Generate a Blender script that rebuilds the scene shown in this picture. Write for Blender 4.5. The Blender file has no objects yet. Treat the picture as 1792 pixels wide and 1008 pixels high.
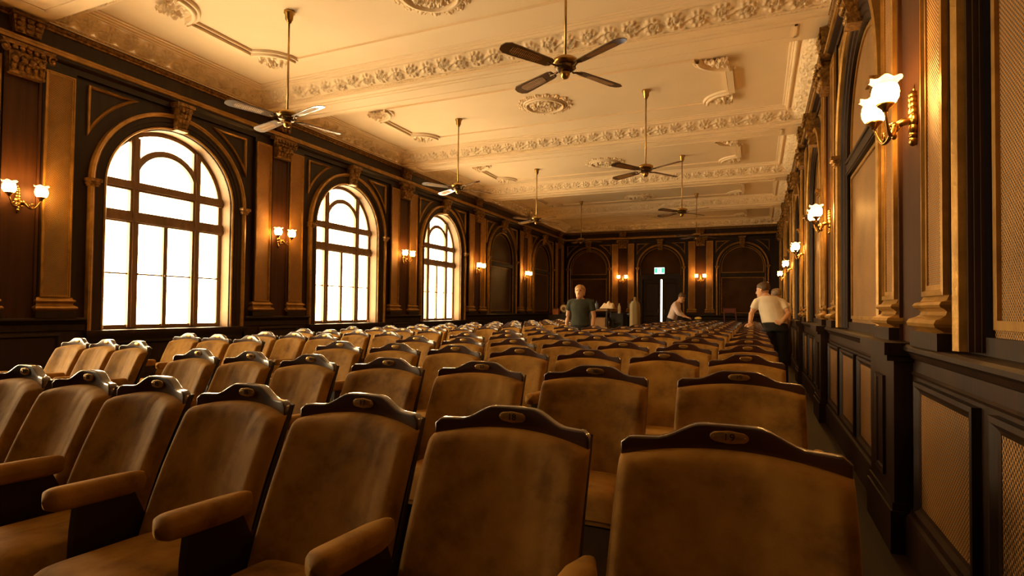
import bpy, bmesh, math, random
import numpy as np
from mathutils import Vector, Matrix
random.seed(7)
PI = math.pi
S = bpy.context.scene
COL = S.collection

# ------------------------------------------------------------------ camera, world, exposure
YAW, PIT, ROL, FPX, CY = .4109, .0232, .0105, 987.6448, 517.85
F = Vector((-math.sin(YAW)*math.cos(PIT), math.cos(YAW)*math.cos(PIT), math.sin(PIT)))
R0 = Vector((math.cos(YAW), math.sin(YAW), 0)); U0 = R0.cross(F)
R1 = R0*math.cos(ROL)+U0*math.sin(ROL); U1 = -R0*math.sin(ROL)+U0*math.cos(ROL)
cd = bpy.data.cameras.new('camera'); cam = bpy.data.objects.new('camera', cd); COL.objects.link(cam)
cam.matrix_world = Matrix(((R1.x, U1.x, -F.x, 0), (R1.y, U1.y, -F.y, 0), (R1.z, U1.z, -F.z, 1.25), (0, 0, 0, 1)))
cd.sensor_width = 36; cd.lens = FPX/1792*36; cd.shift_y = (CY-504)/1792; cd.clip_start = .05
S.camera = cam
w = bpy.data.worlds.new('world'); S.world = w; w.use_nodes = True
w.node_tree.nodes['Background'].inputs[0].default_value = (1, .95, .85, 1)
w.node_tree.nodes['Background'].inputs[1].default_value = 3.0
S.view_settings.view_transform = 'Standard'; S.view_settings.look = 'None'
S.view_settings.gamma = 1.0; S.view_settings.use_curve_mapping = False
S.view_settings.exposure = 0.92
WIN_E = 13.5            # daylight through the window panes
LAMP_E = 44.0           # glowing glass shades of the wall lamps

# ------------------------------------------------------------------ materials
def mat(name):
    m = bpy.data.materials.new(name); m.use_nodes = True
    nt = m.node_tree; b = nt.nodes['Principled BSDF']
    return m, nt, b
def node(nt, t, **kw):
    n = nt.nodes.new(t)
    for k, v in kw.items():
        if k.startswith('i_'): n.inputs[k[2:].replace('_', ' ')].default_value = v
        else: setattr(n, k, v)
    return n
def ramp(nt, fac, stops):
    r = node(nt, 'ShaderNodeValToRGB'); e = r.color_ramp.elements
    e[0].position, e[0].color = stops[0][0], (*stops[0][1], 1)
    e[1].position, e[1].color = stops[-1][0], (*stops[-1][1], 1)
    for p, c in stops[1:-1]:
        x = e.new(p); x.color = (*c, 1)
    nt.links.new(fac, r.inputs[0]); return r
def noisy(name, c1, c2, scale=(6, 6, 6), rough=.5, metal=0., bump=.0, bscale=None, detail=4, spec=.5, coat=0., sheen=0.):
    m, nt, b = mat(name)
    tc = node(nt, 'ShaderNodeTexCoord'); mp = node(nt, 'ShaderNodeMapping'); mp.inputs['Scale'].default_value = scale
    nt.links.new(tc.outputs['Object'], mp.inputs[0])
    n = node(nt, 'ShaderNodeTexNoise'); n.inputs['Scale'].default_value = 1.; n.inputs['Detail'].default_value = detail
    nt.links.new(mp.outputs[0], n.inputs[0])
    r = ramp(nt, n.outputs['Fac'], [(.3, c1), (.7, c2)])
    nt.links.new(r.outputs[0], b.inputs['Base Color'])
    b.inputs['Roughness'].default_value = rough; b.inputs['Metallic'].default_value = metal
    b.inputs['Specular IOR Level'].default_value = spec
    b.inputs['Coat Weight'].default_value = coat; b.inputs['Coat Roughness'].default_value = .12
    b.inputs['Sheen Weight'].default_value = sheen; b.inputs['Sheen Roughness'].default_value = .4
    if sheen: b.inputs['Sheen Tint'].default_value = (1, .75, .4, 1)
    if bump:
        n2 = node(nt, 'ShaderNodeTexNoise'); n2.inputs['Scale'].default_value = 1.; n2.inputs['Detail'].default_value = 3
        mp2 = node(nt, 'ShaderNodeMapping'); mp2.inputs['Scale'].default_value = bscale or scale
        nt.links.new(tc.outputs['Object'], mp2.inputs[0]); nt.links.new(mp2.outputs[0], n2.inputs[0])
        bp = node(nt, 'ShaderNodeBump'); bp.inputs['Strength'].default_value = bump; bp.inputs['Distance'].default_value = .02
        nt.links.new(n2.outputs['Fac'], bp.inputs['Height']); nt.links.new(bp.outputs[0], b.inputs['Normal'])
    return m
M = {}
M['wood'] = noisy('dark_walnut', (.010, .0034, .0009), (.027, .0098, .0024), (14, 14, 1.2), rough=.48, spec=.3, bump=.05, bscale=(60, 60, 3))
M['wood2'] = noisy('dark_walnut_panel', (.014, .0050, .0013), (.034, .0128, .0033), (14, 14, 1.2), rough=.5, spec=.3)
M['crest'] = noisy('polished_mahogany', (.030, .0075, .003), (.060, .016, .006), (3, 20, 20), rough=.36, coat=1.)
M['pilaster'] = noisy('lamp_glow_pilaster_wood', (.030, .0098, .0022), (.062, .022, .0052), (14, 14, 1.2), rough=.55, spec=.2)  # walnut made redder and lighter, glow of the wall lamps put into its colour
M['gilt'] = noisy('old_gilding', (.25, .13, .024), (.44, .24, .054), (9, 9, 9), rough=.42, metal=.5, bump=.1, bscale=(60, 60, 60))
M['gilt2'] = noisy('carved_gilding', (.09, .042, .008), (.38, .20, .045), (25, 25, 25), rough=.45, metal=.5, bump=.5, bscale=(45, 45, 45))
M['brass'] = noisy('aged_brass', (.34, .20, .06), (.52, .33, .11), (12, 12, 12), rough=.28, metal=1.)
M['brass_dk'] = noisy('dark_bronze', (.06, .035, .014), (.16, .095, .035), (30, 30, 30), rough=.35, metal=.9)
M['plaster'] = noisy('cream_plaster', (.83, .66, .44), (.88, .71, .49), (1.2, 1.2, 1.2), rough=.7, spec=.25, bump=.03, bscale=(9, 9, 9))
M['velvet'] = None
M['floor'] = noisy('floor_boards', (.012, .0055, .002), (.034, .016, .005), (9, .8, 9), rough=.6, spec=.2)
M['blade'] = noisy('fan_blade_wood', (.07, .035, .014), (.11, .055, .022), (20, 3, 20), rough=.38, spec=.8, coat=1.)
M['numeral'] = noisy('engraved_numeral', (.012, .008, .004), (.02, .012, .006), rough=.6)
M['plate'] = noisy('number_plate_brass', (.42, .25, .08), (.55, .35, .12), (60, 60, 60), rough=.35, metal=.85)
M['seatwood'] = noisy('seat_frame_wood', (.010, .0045, .0018), (.022, .009, .0035), (14, 14, 2), rough=.45)
M['skin'] = noisy('skin', (.60, .33, .18), (.66, .37, .21), (8, 8, 8), rough=.55)
M['cream_cloth'] = noisy('cream_shirt_cloth', (.74, .65, .50), (.80, .71, .56), (10, 10, 10), rough=.85, bump=.3, bscale=(9, 9, 4))
M['pink_cloth'] = noisy('pink_shirt_cloth', (.68, .54, .52), (.75, .60, .58), (10, 10, 10), rough=.85, bump=.3, bscale=(9, 9, 4))
M['green_cloth'] = noisy('dark_green_shirt_cloth', (.030, .034, .022), (.045, .05, .033), (10, 10, 10), rough=.9, bump=.3, bscale=(9, 9, 4))
M['dark_cloth'] = noisy('black_trouser_cloth', (.008, .007, .006), (.014, .012, .01), (10, 10, 10), rough=.9)
M['hair_blond'] = noisy('blond_hair', (.42, .24, .09), (.58, .36, .15), (40, 40, 8), rough=.5, bump=.4, bscale=(90, 90, 12))
M['hair_brown'] = noisy('brown_hair', (.07, .035, .014), (.12, .06, .024), (40, 40, 8), rough=.5, bump=.4, bscale=(90, 90, 12))
M['hair_grey'] = noisy('greying_hair', (.13, .085, .045), (.20, .13, .07), (40, 40, 8), rough=.5, bump=.4, bscale=(90, 90, 12))
M['black'] = noisy('black_fabric', (.008, .007, .006), (.016, .013, .01), (12, 12, 12), rough=.8)
M['card'] = noisy('brown_cardboard', (.26, .14, .05), (.32, .18, .07), (6, 6, 6), rough=.85)
M['orange'] = noisy('orange_box_card', (.42, .14, .035), (.50, .18, .05), (6, 6, 6), rough=.7)
M['beige'] = noisy('beige_canvas', (.20, .145, .07), (.26, .19, .09), (6, 6, 2), rough=.9, bump=.4, bscale=(14, 14, 3))
M['greenbin'] = noisy('dark_green_plastic', (.012, .018, .012), (.018, .026, .017), (6, 6, 6), rough=.5)
M['paper'] = noisy('white_paper', (.72, .58, .40), (.80, .66, .46), (12, 12, 12), rough=.8)
M['yellow'] = noisy('yellow_cloth', (.72, .50, .08), (.80, .58, .12), (12, 12, 12), rough=.8)
M['redwood'] = noisy('dark_red_paint', (.10, .018, .014), (.14, .028, .02), (8, 8, 2), rough=.45)
M['eye'] = noisy('dark_eye', (.02, .012, .008), (.03, .02, .012), rough=.2)

def cane_mat(name, p, light, dark, thr=.30):
    m, nt, b = mat(name)
    tc = node(nt, 'ShaderNodeTexCoord'); sp = node(nt, 'ShaderNodeSeparateXYZ'); nt.links.new(tc.outputs['Object'], sp.inputs[0])
    def mth(op, a, c):
        n = node(nt, 'ShaderNodeMath', operation=op)
        for i, v in enumerate((a, c)):
            if v is None: continue
            if isinstance(v, (int, float)): n.inputs[i].default_value = v
            else: nt.links.new(v, n.inputs[i])
        return n.outputs[0]
    k = 2*PI/p
    a = mth('MULTIPLY', mth('ADD', sp.outputs[0], sp.outputs[2]), k)
    c = mth('MULTIPLY', mth('SUBTRACT', sp.outputs[0], sp.outputs[2]), k)
    s = mth('MULTIPLY', mth('ADD', mth('COSINE', a, None), mth('COSINE', c, None)), .5)
    r = ramp(nt, s, [(thr-.06, light), (thr+.12, dark)])
    ns = node(nt, 'ShaderNodeTexNoise'); ns.inputs['Scale'].default_value = 2.2; ns.inputs['Detail'].default_value = 5
    nt.links.new(tc.outputs['Object'], ns.inputs[0])
    rr = ramp(nt, ns.outputs['Fac'], [(.3, (.62, .58, .52)), (.7, (1, 1, 1))])
    mx = node(nt, 'ShaderNodeMix', data_type='RGBA', blend_type='MULTIPLY'); mx.inputs['Factor'].default_value = 1
    nt.links.new(r.outputs[0], mx.inputs['A']); nt.links.new(rr.outputs[0], mx.inputs['B'])
    nt.links.new(mx.outputs['Result'], b.inputs['Base Color'])
    bp = node(nt, 'ShaderNodeBump', invert=True); bp.inputs['Strength'].default_value = .6; bp.inputs['Distance'].default_value = .006
    nt.links.new(s, bp.inputs['Height']); nt.links.new(bp.outputs[0], b.inputs['Normal'])
    b.inputs['Roughness'].default_value = .45; b.inputs['Specular IOR Level'].default_value = .4
    return m
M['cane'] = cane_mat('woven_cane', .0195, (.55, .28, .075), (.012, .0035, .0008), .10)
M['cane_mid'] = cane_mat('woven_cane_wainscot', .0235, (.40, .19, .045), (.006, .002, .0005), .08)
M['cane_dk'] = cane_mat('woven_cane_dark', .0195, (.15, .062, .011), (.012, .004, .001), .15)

def velvet():
    m, nt, b = mat('worn_velvet')
    tc = node(nt, 'ShaderNodeTexCoord'); oi = node(nt, 'ShaderNodeObjectInfo')
    ad = node(nt, 'ShaderNodeVectorMath', operation='ADD'); nt.links.new(tc.outputs['Object'], ad.inputs[0])
    ml = node(nt, 'ShaderNodeMath', operation='MULTIPLY'); ml.inputs[1].default_value = 37.; nt.links.new(oi.outputs['Random'], ml.inputs[0])
    cb = node(nt, 'ShaderNodeCombineXYZ'); 
    for i in range(3): nt.links.new(ml.outputs[0], cb.inputs[i])
    nt.links.new(cb.outputs[0], ad.inputs[1])
    n = node(nt, 'ShaderNodeTexNoise'); n.inputs['Scale'].default_value = 7.; n.inputs['Detail'].default_value = 6; n.inputs['Roughness'].default_value = .62
    nt.links.new(ad.outputs[0], n.inputs[0])
    r = ramp(nt, n.outputs['Fac'], [(.28, (.13, .058, .008)), (.5, (.30, .150, .022)), (.74, (.41, .218, .038))])
    nt.links.new(r.outputs[0], b.inputs['Base Color'])
    b.inputs['Roughness'].default_value = .75; b.inputs['Specular IOR Level'].default_value = .25
    b.inputs['Sheen Weight'].default_value = .4; b.inputs['Sheen Roughness'].default_value = .3; b.inputs['Sheen Tint'].default_value = (1, .55, .14, 1)
    mp = node(nt, 'ShaderNodeMapping'); mp.inputs['Scale'].default_value = (7, 3, 1.9); nt.links.new(ad.outputs[0], mp.inputs[0])
    n2 = node(nt, 'ShaderNodeTexNoise'); n2.inputs['Scale'].default_value = 1.; n2.inputs['Detail'].default_value = 2.5; nt.links.new(mp.outputs[0], n2.inputs[0])
    n3 = node(nt, 'ShaderNodeTexNoise'); n3.inputs['Scale'].default_value = 420.; nt.links.new(ad.outputs[0], n3.inputs[0])
    b1 = node(nt, 'ShaderNodeBump'); b1.inputs['Strength'].default_value = .45; b1.inputs['Distance'].default_value = .04; nt.links.new(n2.outputs['Fac'], b1.inputs['Height'])
    b2 = node(nt, 'ShaderNodeBump'); b2.inputs['Strength'].default_value = .25; b2.inputs['Distance'].default_value = .002
    nt.links.new(n3.outputs['Fac'], b2.inputs['Height']); nt.links.new(b1.outputs[0], b2.inputs['Normal'])
    nt.links.new(b2.outputs[0], b.inputs['Normal'])
    return m
M['velvet'] = velvet()
def emit(name, col, st, base=(.8, .8, .8)):
    m, nt, b = mat(name)
    b.inputs['Base Color'].default_value = (*base, 1); b.inputs['Emission Color'].default_value = (*col, 1)
    b.inputs['Emission Strength'].default_value = st; b.inputs['Roughness'].default_value = .3
    return m
M['pane'] = emit('daylit_frosted_glass', (1, .72, .37), WIN_E)
M['pane_near'] = emit('boosted_frosted_glass', (1, .72, .37), WIN_E*1.5)  # panes of the unseen side window, glow raised to brighten the left seats
M['shade'] = emit('glowing_opal_glass', (1, .47, .11), LAMP_E)
M['shade_rim'] = emit('frosted_glass_rim', (1, .58, .24), 1.0, (.9, .8, .6))
M['exit_green'] = emit('exit_sign_green', (.05, .62, .28), 1.0, (.02, .3, .12))
M['exit_white'] = emit('exit_sign_white', (.85, 1, .85), 1.3)

# ------------------------------------------------------------------ mesh helpers
class MB:
    def __init__(s): s.v, s.f, s.mi, s.sm = [], [], [], []
    def add(s, vs, fs, mi=0, sm=False):
        o = len(s.v); s.v += [tuple(p) for p in vs]
        for f in fs: s.f.append(tuple(i+o for i in f)); s.mi.append(mi); s.sm.append(sm)
        return s
    def box(s, a, b, mi=0):
        (x0, y0, z0), (x1, y1, z1) = a, b
        return s.add([(x0, y0, z0), (x1, y0, z0), (x1, y1, z0), (x0, y1, z0), (x0, y0, z1), (x1, y0, z1), (x1, y1, z1), (x0, y1, z1)],
                     [(0, 3, 2, 1), (4, 5, 6, 7), (0, 1, 5, 4), (1, 2, 6, 5), (2, 3, 7, 6), (3, 0, 4, 7)], mi)
    def taper(s, c, a, b, z0, z1, mi=0):   # frustum: half sizes a (bottom) and b (top)
        cx, cy = c; P = []
        for (hx, hy), z in ((a, z0), (b, z1)): P += [(cx-hx, cy-hy, z), (cx+hx, cy-hy, z), (cx+hx, cy+hy, z), (cx-hx, cy+hy, z)]
        return s.add(P, [(0, 3, 2, 1), (4, 5, 6, 7), (0, 1, 5, 4), (1, 2, 6, 5), (2, 3, 7, 6), (3, 0, 4, 7)], mi)
    def prism(s, poly, y0, y1, mi=0, sm=False):       # polygon in (x,z), extruded in y
        n = len(poly)
        s.add([(x, y0, z) for x, z in poly]+[(x, y1, z) for x, z in poly],
              [tuple(range(n)), tuple(range(2*n-1, n-1, -1))]+[(i, n+i, n+(i+1) % n, (i+1) % n) for i in range(n)], mi, sm)
        return s
    def sweep(s, path, prof, closed=False, mi=0, sm=False):   # path in (x,z); profile of (lateral offset, n) with y=-n
        n = len(path); m = len(prof); V = []
        for i in range(n):
            p = Vector(path[i])
            a = Vector(path[(i-1) % n]) if (closed or i > 0) else None
            c = Vector(path[(i+1) % n]) if (closed or i < n-1) else None
            d1 = (p-a).normalized() if a is not None else (c-p).normalized()
            d2 = (c-p).normalized() if c is not None else d1
            n1 = Vector((-d1.y, d1.x)); n2 = Vector((-d2.y, d2.x))
            t = n1+n2; t = t/max(t.length_squared/2, .15) if t.length > 1e-6 else n1
            for o, h in prof: V.append((p.x+t.x*o, -h, p.y+t.y*o))
        fs = []
        for i in range(n if closed else n-1):
            for j in range(m-1):
                a = i*m+j; b = ((i+1) % n)*m+j
                fs.append((a, b, b+1, a+1))
        if not closed: fs += [tuple(range(m)), tuple(range((n-1)*m, n*m))[::-1]]
        return s.add(V, fs, mi, sm)
    def lathe(s, prof, c=(0, 0, 0), seg=20, mi=0, axis='z', sm=True, wob=None):
        V = []; m = len(prof)
        for i in range(seg):
            a = 2*PI*i/seg
            for j, (r, z) in enumerate(prof):
                rr = r; zz = z
                if wob: rr, zz = wob(j, r, z, a)
                x, y = rr*math.cos(a), rr*math.sin(a)
                V.append((c[0]+x, c[1]+y, c[2]+zz) if axis == 'z' else (c[0]+x, c[1]+zz, c[2]+y) if axis == 'y' else (c[0]+zz, c[1]+x, c[2]+y))
        fs = [(i*m+j, ((i+1) % seg)*m+j, ((i+1) % seg)*m+j+1, i*m+j+1) for i in range(seg) for j in range(m-1)]
        return s.add(V, fs, mi, sm)
    def tube(s, pts, r, seg=8, mi=0):
        P = [Vector(p) for p in pts]; n = len(P); V = []; fs = []
        up = Vector((.13, .21, 1)).normalized()
        rs = r if isinstance(r, (list, tuple)) else [r]*n
        for i in range(n):
            d = (P[min(i+1, n-1)]-P[max(i-1, 0)]).normalized()
            x = d.cross(up); x = x.normalized() if x.length > 1e-4 else d.cross(Vector((1, 0, 0))).normalized()
            y = d.cross(x)
            for k in range(seg):
                a = 2*PI*k/seg; V.append(P[i]+x*math.cos(a)*rs[i]+y*math.sin(a)*rs[i])
        for i in range(n-1):
            for k in range(seg): fs.append((i*seg+k, i*seg+(k+1) % seg, (i+1)*seg+(k+1) % seg, (i+1)*seg+k))
        fs += [tuple(range(seg))[::-1], tuple(range((n-1)*seg, n*seg))]
        return s.add(V, fs, mi, True)
    def ball(s, c, r, mi=0, seg=12, rings=8):
        rx, ry, rz = r if isinstance(r, (tuple, list)) else (r, r, r)
        V = [(c[0], c[1], c[2]-rz)]; fs = []
        for j in range(1, rings):
            t = -PI/2+PI*j/rings
            for i in range(seg):
                a = 2*PI*i/seg; V.append((c[0]+rx*math.cos(t)*math.cos(a), c[1]+ry*math.cos(t)*math.sin(a), c[2]+rz*math.sin(t)))
        V.append((c[0], c[1], c[2]+rz)); T = len(V)-1
        for i in range(seg):
            fs.append((0, 1+(i+1) % seg, 1+i)); fs.append((T, T-seg+i, T-seg+(i+1) % seg))
        for j in range(rings-2):
            for i in range(seg):
                a = 1+j*seg+i; b = 1+j*seg+(i+1) % seg; fs.append((a, b, b+seg, a+seg))
        return s.add(V, fs, mi, True)
    def grid(s, fn, nu, nv, mi=0, sm=True):
        V = [fn(i/(nu-1), j/(nv-1)) for i in range(nu) for j in range(nv)]
        fs = [(i*nv+j, (i+1)*nv+j, (i+1)*nv+j+1, i*nv+j+1) for i in range(nu-1) for j in range(nv-1)]
        return s.add(V, fs, mi, sm)
    def mesh(s, name, mats):
        me = bpy.data.meshes.new(name); me.from_pydata([tuple(map(float, p)) for p in s.v], [], s.f)
        for m in (mats if isinstance(mats, (list, tuple)) else [mats]): me.materials.append(m)
        me.polygons.foreach_set('material_index', s.mi); me.polygons.foreach_set('use_smooth', s.sm)
        bm = bmesh.new(); bm.from_mesh(me); bmesh.ops.recalc_face_normals(bm, faces=bm.faces); bm.to_mesh(me); bm.free()
        me.update(); return me
    def build(s, name, mats, parent=None): return link(name, s.mesh(name, mats), parent)
def link(name, me, parent=None, loc=None):
    o = bpy.data.objects.new(name, me); COL.objects.link(o)
    if parent: o.parent = parent
    if loc: o.location = loc
    return o
def tag(o, label=None, cat=None, group=None, kind=None):
    for k, v in (('label', label), ('category', cat), ('group', group), ('kind', kind)):
        if v: o[k] = v
    return o
def empty(name, loc=(0, 0, 0), rz=0., label=None, cat=None, group=None, kind=None):
    o = bpy.data.objects.new(name, None); COL.objects.link(o); o.location = loc; o.rotation_euler = (0, 0, rz)
    return tag(o, label, cat, group, kind)
KIDS = {}
def kid(name, me, parent, loc=None):
    o = link(name, me, parent, loc); return o
def dup(o, parent=None):
    c = o.copy(); COL.objects.link(c)
    if parent: c.parent = parent
    for ch in list(o.children): dup(ch, c)
    return c
ORD = ['', 'first', 'second', 'third', 'fourth', 'fifth', 'sixth', 'seventh', 'eighth', 'ninth', 'tenth', 'eleventh', 'twelfth', 'thirteenth', 'fourteenth', 'fifteenth', 'sixteenth', 'seventeenth']
def nth(k): return 'behind the viewpoint' if k == 0 else '%s from the camera end' % ORD[k]
def arc(a, zs, t0=PI, t1=0, n=24, cx=0.): return [(cx+a*math.cos(t0+(t1-t0)*i/n), zs+a*math.sin(t0+(t1-t0)*i/n)) for i in range(n+1)]
def archpath(a, zb, zs, n=28): return [(-a, zb)]+arc(a, zs, n=n)+[(a, zb)]

# ------------------------------------------------------------------ room dimensions
XL, XR, YB, YF = -7.57, .76, 23.05, -4.0
ZC = 4.76
ARCH_L = [5.42+3.735*k for k in range(-1, 5)]
PIER_L = [3.555+3.735*k for k in range(-1, 6)]
ARCH_R = [-2.0, 1.74]+[5.43+3.735*k for k in range(0, 5)]
PIER_R = [3.60+3.735*k for k in range(-1, 6)]
ARCH_B = [-6.54, -3.58, -.54]
PIER_B = [-5.08, -2.04]
HL, HR = dict(rz=PI/2), dict(rz=-PI/2)

# ---- walls: local frame x along the wall, -y into the room, z up
def wall_mesh(x0, x1, openings, depth, top=4.6):
    """openings: (centre, half width, bottom z, spring z)"""
    m = MB(); n0 = .04; cur = x0
    for c, a, zb, zs in sorted(openings):
        m.add([(cur, n0, 0), (c-a, n0, 0), (c-a, n0, top), (cur, n0, top)], [(0, 1, 2, 3)])
        if zb > 0: m.add([(c-a, n0, 0), (c+a, n0, 0), (c+a, n0, zb), (c-a, n0, zb)], [(0, 1, 2, 3)])
        P = arc(a, zs, cx=c)
        for p, q in zip(P, P[1:]): m.add([(p[0], n0, p[1]), (q[0], n0, q[1]), (q[0], n0, top), (p[0], n0, top)], [(0, 1, 2, 3)])
        L = [(c-a, zb)]+P+[(c+a, zb)]
        if zb > 0: L.append((c-a, zb))
        for p, q in zip(L, L[1:]): m.add([(p[0], n0, p[1]), (q[0], n0, q[1]), (q[0], n0+depth, q[1]), (p[0], n0+depth, p[1])], [(0, 1, 2, 3)])
        cur = c+a
    m.add([(cur, n0, 0), (x1, n0, 0), (x1, n0, top), (cur, n0, top)], [(0, 1, 2, 3)])
    return m
GZS, GA, GSILL = 2.79, .93, .93
# left wall: local x -> +Y
o = wall_mesh(YF, YB+.1, [(c, GA, GSILL, GZS) for c in ARCH_L[:4]]+[(c, .84, 1.16, 2.85) for c in ARCH_L[4:]], .26).build('wall_left', M['wood'])
o.location = (XL, 0, 0); o.rotation_euler.z = PI/2
tag(o, 'dark panelled long wall with the three bright arched windows', 'wall', kind='structure')
o = wall_mesh(-YB-.1, -YF, [(-c, .84 if c > 3 else .97, 1.16, 2.79) for c in ARCH_R], .09).build('wall_right', M['wood'])
o.location = (XR, 0, 0); o.rotation_euler.z = -PI/2
tag(o, 'dark panelled long wall of blind cane arches without windows', 'wall', kind='structure')
o = wall_mesh(XL-.1, XR+.1, [(-6.54, .78, 1.16, 2.97), (-3.58, .78, .0, 2.97), (-.54, .78, 1.16, 2.97)], .09).build('wall_back', M['wood'])
o.location = (0, YB, 0)
tag(o, 'dark panelled end wall with the exit door between two cane arches', 'wall', kind='structure')
o = MB().box((XL-.3, YF-.1, 0), (XR+.3, YF, ZC)).build('wall_front', M['wood2']); tag(o, 'plain dark end wall behind the viewpoint', 'wall', kind='structure')
fl = MB().box((XL-.3, YF-.1, -.1), (XR+.2, YB+.3, 0)).build('floor', M['floor']); tag(fl, 'dark brown board floor under all the seating', 'floor', kind='structure')
ce = MB().box((XL-.2, YF-.1, ZC), (XR+.2, YB+.2, ZC+.1)).build('ceiling', M['plaster']); tag(ce, 'cream plaster ceiling divided into coffers by cross beams', 'ceiling', kind='structure')
tn = [0]
def trim(loc, rz, label, cat='trim', group=None):
    tn[0] += 1
    return empty('trim_%d' % tn[0], loc, rz, label, cat, group, 'structure')

# ------------------------------------------------------------------ plaster relief
def relief(s, t):
    """height of scrolling acanthus relief; s metres along, t metres across (-.11 .. .11)"""
    L = .52; h = np.zeros_like(s)
    ph = 2*PI*s/L
    stem = .045*np.sin(ph)
    h = np.maximum(h, .75*np.exp(-((t-stem)/.011)**2))
    for sg in (1, -1):
        k = np.round((s-(.25 if sg > 0 else .75)*L)/L); cx = (k+(.25 if sg > 0 else .75))*L; cy = -sg*.012
        dx, dy = s-cx, t-cy
        r = np.hypot(dx, dy)+1e-6; th = np.arctan2(dy*sg, dx*sg)
        q = (r/.030-th/(2*PI)) % 1.0
        rid = np.exp(-((q-.5)/.20)**2)*np.clip((.092-r)/.02, 0, 1)
        h = np.maximum(h, rid)
        lob = (.5+.5*np.cos(9*th))*np.exp(-((r-.085)/.020)**2)
        h = np.maximum(h, .8*lob*np.clip((.112-np.abs(t))/.02, 0, 1))
        h = np.maximum(h, 1.1*np.exp(-(r/.016)**2))
    h = h*(.85+.15*np.sin(53*s+31*t))
    return h*np.clip((.114-np.abs(t))/.012, 0, 1)
def band_mesh(length, a, b, res=.0125, amp=.052):
    """relief band from profile point a=(out,z) to b; runs along local x, out is -y"""
    wdt = math.hypot(b[0]-a[0], b[1]-a[1]); nu, nv = int(length/res)+1, 18
    s, t = np.meshgrid(np.linspace(0, length, nu), np.linspace(-.118, .118, nv), indexing='ij')
    h = relief(s, t)*amp
    f = (t+.118)/.236
    ox, oz = a[0]+(b[0]-a[0])*f, a[1]+(b[1]-a[1])*f
    nx, nz = (b[1]-a[1])/wdt, -(b[0]-a[0])/wdt
    X = s-length/2; Y = -(ox+nx*h); Z = oz+nz*h
    V = np.stack([X, Y, Z], -1).reshape(-1, 3)
    i, j = np.meshgrid(np.arange(nu-1), np.arange(nv-1), indexing='ij'); q = (i*nv+j).ravel()
    m = MB(); m.add(V.tolist(), np.stack([q, q+nv, q+nv+1, q+1], -1).tolist(), 0, True)
    return m
PA, PB = (.045, 4.565), (.235, 4.705)
def cornice_profile(): return [(0., 4.50), (.03, 4.50), (.03, 4.535), (.05, 4.55), PA, PB, (.245, 4.705), (.25, 4.725), (.265, 4.728), (.275, 4.700), (.295, 4.692), (.312, 4.698), (.318, 4.722), (.34, 4.725), (.345, 4.742), (.375, 4.745), (.38, 4.765)]
def cornice_run(length):
    m = MB(); pr = cornice_profile(); n = len(pr); l = length/2
    V = [(-l, -o_, z) for o_, z in pr]+[(l, -o_, z) for o_, z in pr]
    m.add(V, [(j, n+j, n+j+1, j+1) for j in range(n-1)])
    for k in range(int(length/.05)):       # dentil beads below the relief
        x = -l+.025+k*.05; m.box((x, -.047, 4.537), (x+.026, -.03, 4.556))
    return m
BEAMS = [(-.95, -.4), (3.18, 3.72), (6.88, 7.46), (10.85, 11.42), (14.8, 15.36), (18.7, 19.26)]
WX = XR-XL; XM = (XR+XL)/2
beam_me = None
for k, (y0, y1) in enumerate(BEAMS):
    m = MB(); m.box((XL, y0, 4.50), (XR, y1, ZC+.02))
    m.box((XL, y0+.07, 4.485), (XR, y1-.07, 4.51)); 
    for yy in (y0+.13, y1-.16): m.box((XL+.35, yy, 4.475), (XR-.35, yy+.03, 4.49))
    for xx in (XL+.35, XR-.38): m.box((xx, y0+.13, 4.475), (xx+.03, y1-.13, 4.49))
    tn[0] += 1
    tag(m.build('trim_%d' % tn[0], M['plaster']), 'cream plaster cross beam, %s' % nth(k), 'ceiling beam', 'ceiling beams', 'structure')
COFF = [(YF, -.95)]+[(BEAMS[k][1], BEAMS[k+1][0]) for k in range(5)]+[(BEAMS[5][1], YB)]
long_run = cornice_run(WX).mesh('cornice_moulding', M['plaster']); long_band = band_mesh(WX-.10, PA, PB).mesh('foliage_band', M['plaster'])
short_run = cornice_run(3.40).mesh('cornice_moulding', M['plaster']); short_band = band_mesh(3.30, PA, PB).mesh('foliage_band', M['plaster'])
def foliage_disc(rad, t0, t1, amp=.075, nr=26, nt=90, holes=8):
    m = MB(); V = []
    for i in range(nt+1):
        th = t0+(t1-t0)*i/nt
        for j in range(nr):
            r = rad*j/(nr-1)
            q = (r/rad)
            h = .5+.5*math.cos(holes*th+6*math.sin(7*q))*math.sin(PI*min(1, q*1.02))+.35*math.sin(21*th+17*q)*math.sin(29*q)
            h *= (1-q**6)
            V.append((r*math.cos(th), r*math.sin(th), ZC-.004-amp*max(0, h)))
    m.add(V, [(i*nr+j, (i+1)*nr+j, (i+1)*nr+j+1, i*nr+j+1) for i in range(nt) for j in range(nr-1)], 0, True)
    return m
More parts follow.
